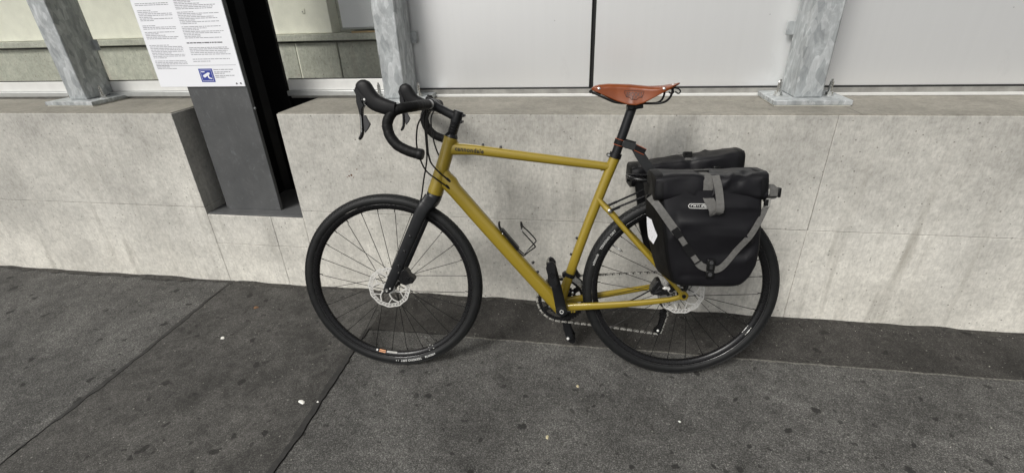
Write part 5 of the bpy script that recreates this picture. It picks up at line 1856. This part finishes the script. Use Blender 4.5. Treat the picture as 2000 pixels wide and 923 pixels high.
        P(MB().add([tuple(face(lx0 + .006 + v[0] / wmax * .045, lz - .0036 + v[1], .0008)) for v in tv], tf), 'logo_lettering', 'white_print', t, o3, smooth_=False)
    return t


pannier('black roll-top pannier nearest the camera, grey V-shaped strap and white reflector', -1, ((.352, .7575), (.674, .7610)), .503, 1.0, True)
pannier('black roll-top pannier on the wall side, half hidden behind the nearer bag', 1, ((.330, .7400), (.718, .7930)), .535, 4.4, False)

# ---- strap between seat post and rack
so_ = (.262, 0, .84)
stp = thing('seat_post_strap', 'black strap with orange edging buckled round the seat post', 'strap', matrix=BM @ Matrix.Translation(V(so_)))
cpt = SP0.lerp(SP1, (.873 - SP0.z) / (SP1.z - SP0.z))
ax = sdir_
sx_ = V((0, 1, 0)).cross(ax).normalized()
ringp = [cpt + sx_ * (.0178 * cos(a)) + V((0, .0178 * sin(a), 0)) for a in [2 * pi * i / 24 for i in range(25)]]
P(MB().ribbon(ringp, .020, .0022, [tuple(ax)] * 25), 'band', 'strap_black', stp, so_, angle=60)
for dd in (-.0098, .0098):
    P(MB().tube([p + ax * dd + (p - cpt).normalized() * .001 for p in ringp[:-1]], .0009, 6, closed=True), 'band_edging', 'orange', stp, so_)
e1 = V((.958, 0, -.29)).normalized()
w1 = V((.29, 0, .958))
b0 = V((.276, -.0215, .8725))
P(MB().ribbon([b0, b0 + e1 * .012, b0 + e1 * .040, b0 + e1 * .046], [.020, .025, .025, .018], .008, tuple(w1)), 'buckle', 'strap_grey', stp, so_, bevel=.002)
P(MB().tube([b0 + e1 * .006 + w1 * .014, b0 + e1 * .042 + w1 * .0145], .0028, 8), 'buckle_lever', 'plastic', stp, so_)
b1 = b0 + e1 * .040
e2 = V((.90, 0, -.43)).normalized()
w2 = V((.43, 0, .90))
P(MB().ribbon([b1, b1 + e2 * .020, b1 + e2 * .042], .0205, .0035, tuple(w2)), 'tail', 'strap_black', stp, so_, bevel=.0008)
for dd in (-.0098, .0098):
    P(MB().tube([b1 + w2 * dd + V((0, -.0018, 0)), b1 + e2 * .042 + w2 * dd + V((0, -.0018, 0))], .0009, 6), 'tail_edging', 'orange', stp, so_)
P(MB().ribbon(smooth([(.322, -.018, .856), (.333, -.018, .838), (.356, -.016, .805), (.380, -.014, .775), (.396, -.010, .760)], 5), [.030] * 5 + [.032] * 16, .004, (.83, 0, .56)), 'holding_band', 'strap_grey', stp, so_, bevel=.001)

# ================================================================== LITTER on the ground
def bit(nm, label, cat, x, y, size, mat, seed, flat=.35, zg=.0045):
    rg = random.Random(seed)
    m = MB()
    n = 9
    ring_ = []
    for k in range(n):
        a = 2 * pi * k / n
        r = size * rg.uniform(.6, 1.1)
        ring_.append((r * cos(a), r * sin(a) * .7))
    vs_ = [(px, py, 0) for px, py in ring_] + [(px * .8, py * .8, size * flat * rg.uniform(.7, 1.2)) for px, py in ring_] + [(0, 0, size * flat * 1.1)]
    fs_ = [(i, (i + 1) % n, (i + 1) % n + n, i + n) for i in range(n)] + [(i + n, (i + 1) % n + n, 2 * n) for i in range(n)] + [tuple(range(n - 1, -1, -1))]
    m.add(vs_, fs_)
    o = m.build(nm, mat, None, True, 50)
    o.location = (x, y, zg)
    o.rotation_euler = (0, 0, rg.uniform(0, 6))
    return tag(o, label, cat, 'litter on the pavement')


LITTER = [
    ('paper_scrap', 'white crumpled paper scrap on the dark asphalt slab far left of the front wheel', 'litter', -1.416, -0.436, .012, 'paper', 1, .4, .0045),
    ('paper_scrap', 'white splattered scrap on the dark asphalt slab beside the bitumen joint', 'litter', -0.853, -0.734, .015, 'paper', 2, .12, .0045),
    ('paper_scrap', 'tiny white scrap on the bitumen joint right of the splattered scrap', 'litter', -0.791, -0.727, .006, 'paper', 3, .3, .0065),
    ('pebble', 'yellowish pebble at the lower picture edge below the frame', 'pebble', 0.200, -1.005, .012, 'pebble', 4, .5, .0),
    ('pebble', 'pale oval pebble on coarse asphalt under the down tube', 'pebble', 0.060, -0.764, .008, 'pebble', 5, .45, .0),
    ('pebble', 'small pale pebble on coarse asphalt below the cranks', 'pebble', 0.150, -0.520, .008, 'pebble', 6, .4, .0),
    ('dry_leaf', 'brown dry leaf crumb on the dark slab near the wall', 'leaf', -1.415, -0.205, .016, 'tobacco', 7, .25, .0045),
    ('paper_scrap', 'small white crumb on coarse asphalt below the rear wheel', 'litter', 0.500, -0.640, .006, 'paper', 8, .4, .0),
]
for a in LITTER:
    bit(*a)

# ---- loose grit: tiny stones strewn over the pavement, thicker at the foot of the wall
mb = MB()
rg = random.Random(21)
for i in range(2600):
    if i < 900:
        x, y = rg.uniform(-3.0, 2.4), -abs(rg.gauss(0.0, 0.035)) - .004
    else:
        x, y = rg.uniform(-3.0, 2.4), rg.uniform(-1.5, -0.01)
    r = rg.uniform(.0008, .0022) * (1.6 if rg.random() < .06 else 1)
    zg = .004 if (y > -.285 or -1.70 < x < -.79) else .0
    a = rg.uniform(0, 6.28)
    base_ = [(x + r * cos(a + q) * rg.uniform(.7, 1.3), y + r * sin(a + q) * rg.uniform(.7, 1.3), zg - .0002) for q in (0, 1.57, 3.14, 4.71)]
    mb.add(base_ + [(x + rg.uniform(-.4, .4) * r, y + rg.uniform(-.4, .4) * r, zg + r * rg.uniform(.7, 1.3))], [(0, 1, 4), (1, 2, 4), (2, 3, 4), (3, 0, 4)])
gr = mb.build('loose_grit', 'grit_dark', None, False)
gr.data.materials.append(MATS['grit_pale'])
for i, pg in enumerate(gr.data.polygons):
    pg.material_index = 1 if (i // 4) % 5 < 2 else 0
tag(gr, 'loose grit strewn over the pavement and gathered at the wall foot', kind='stuff')
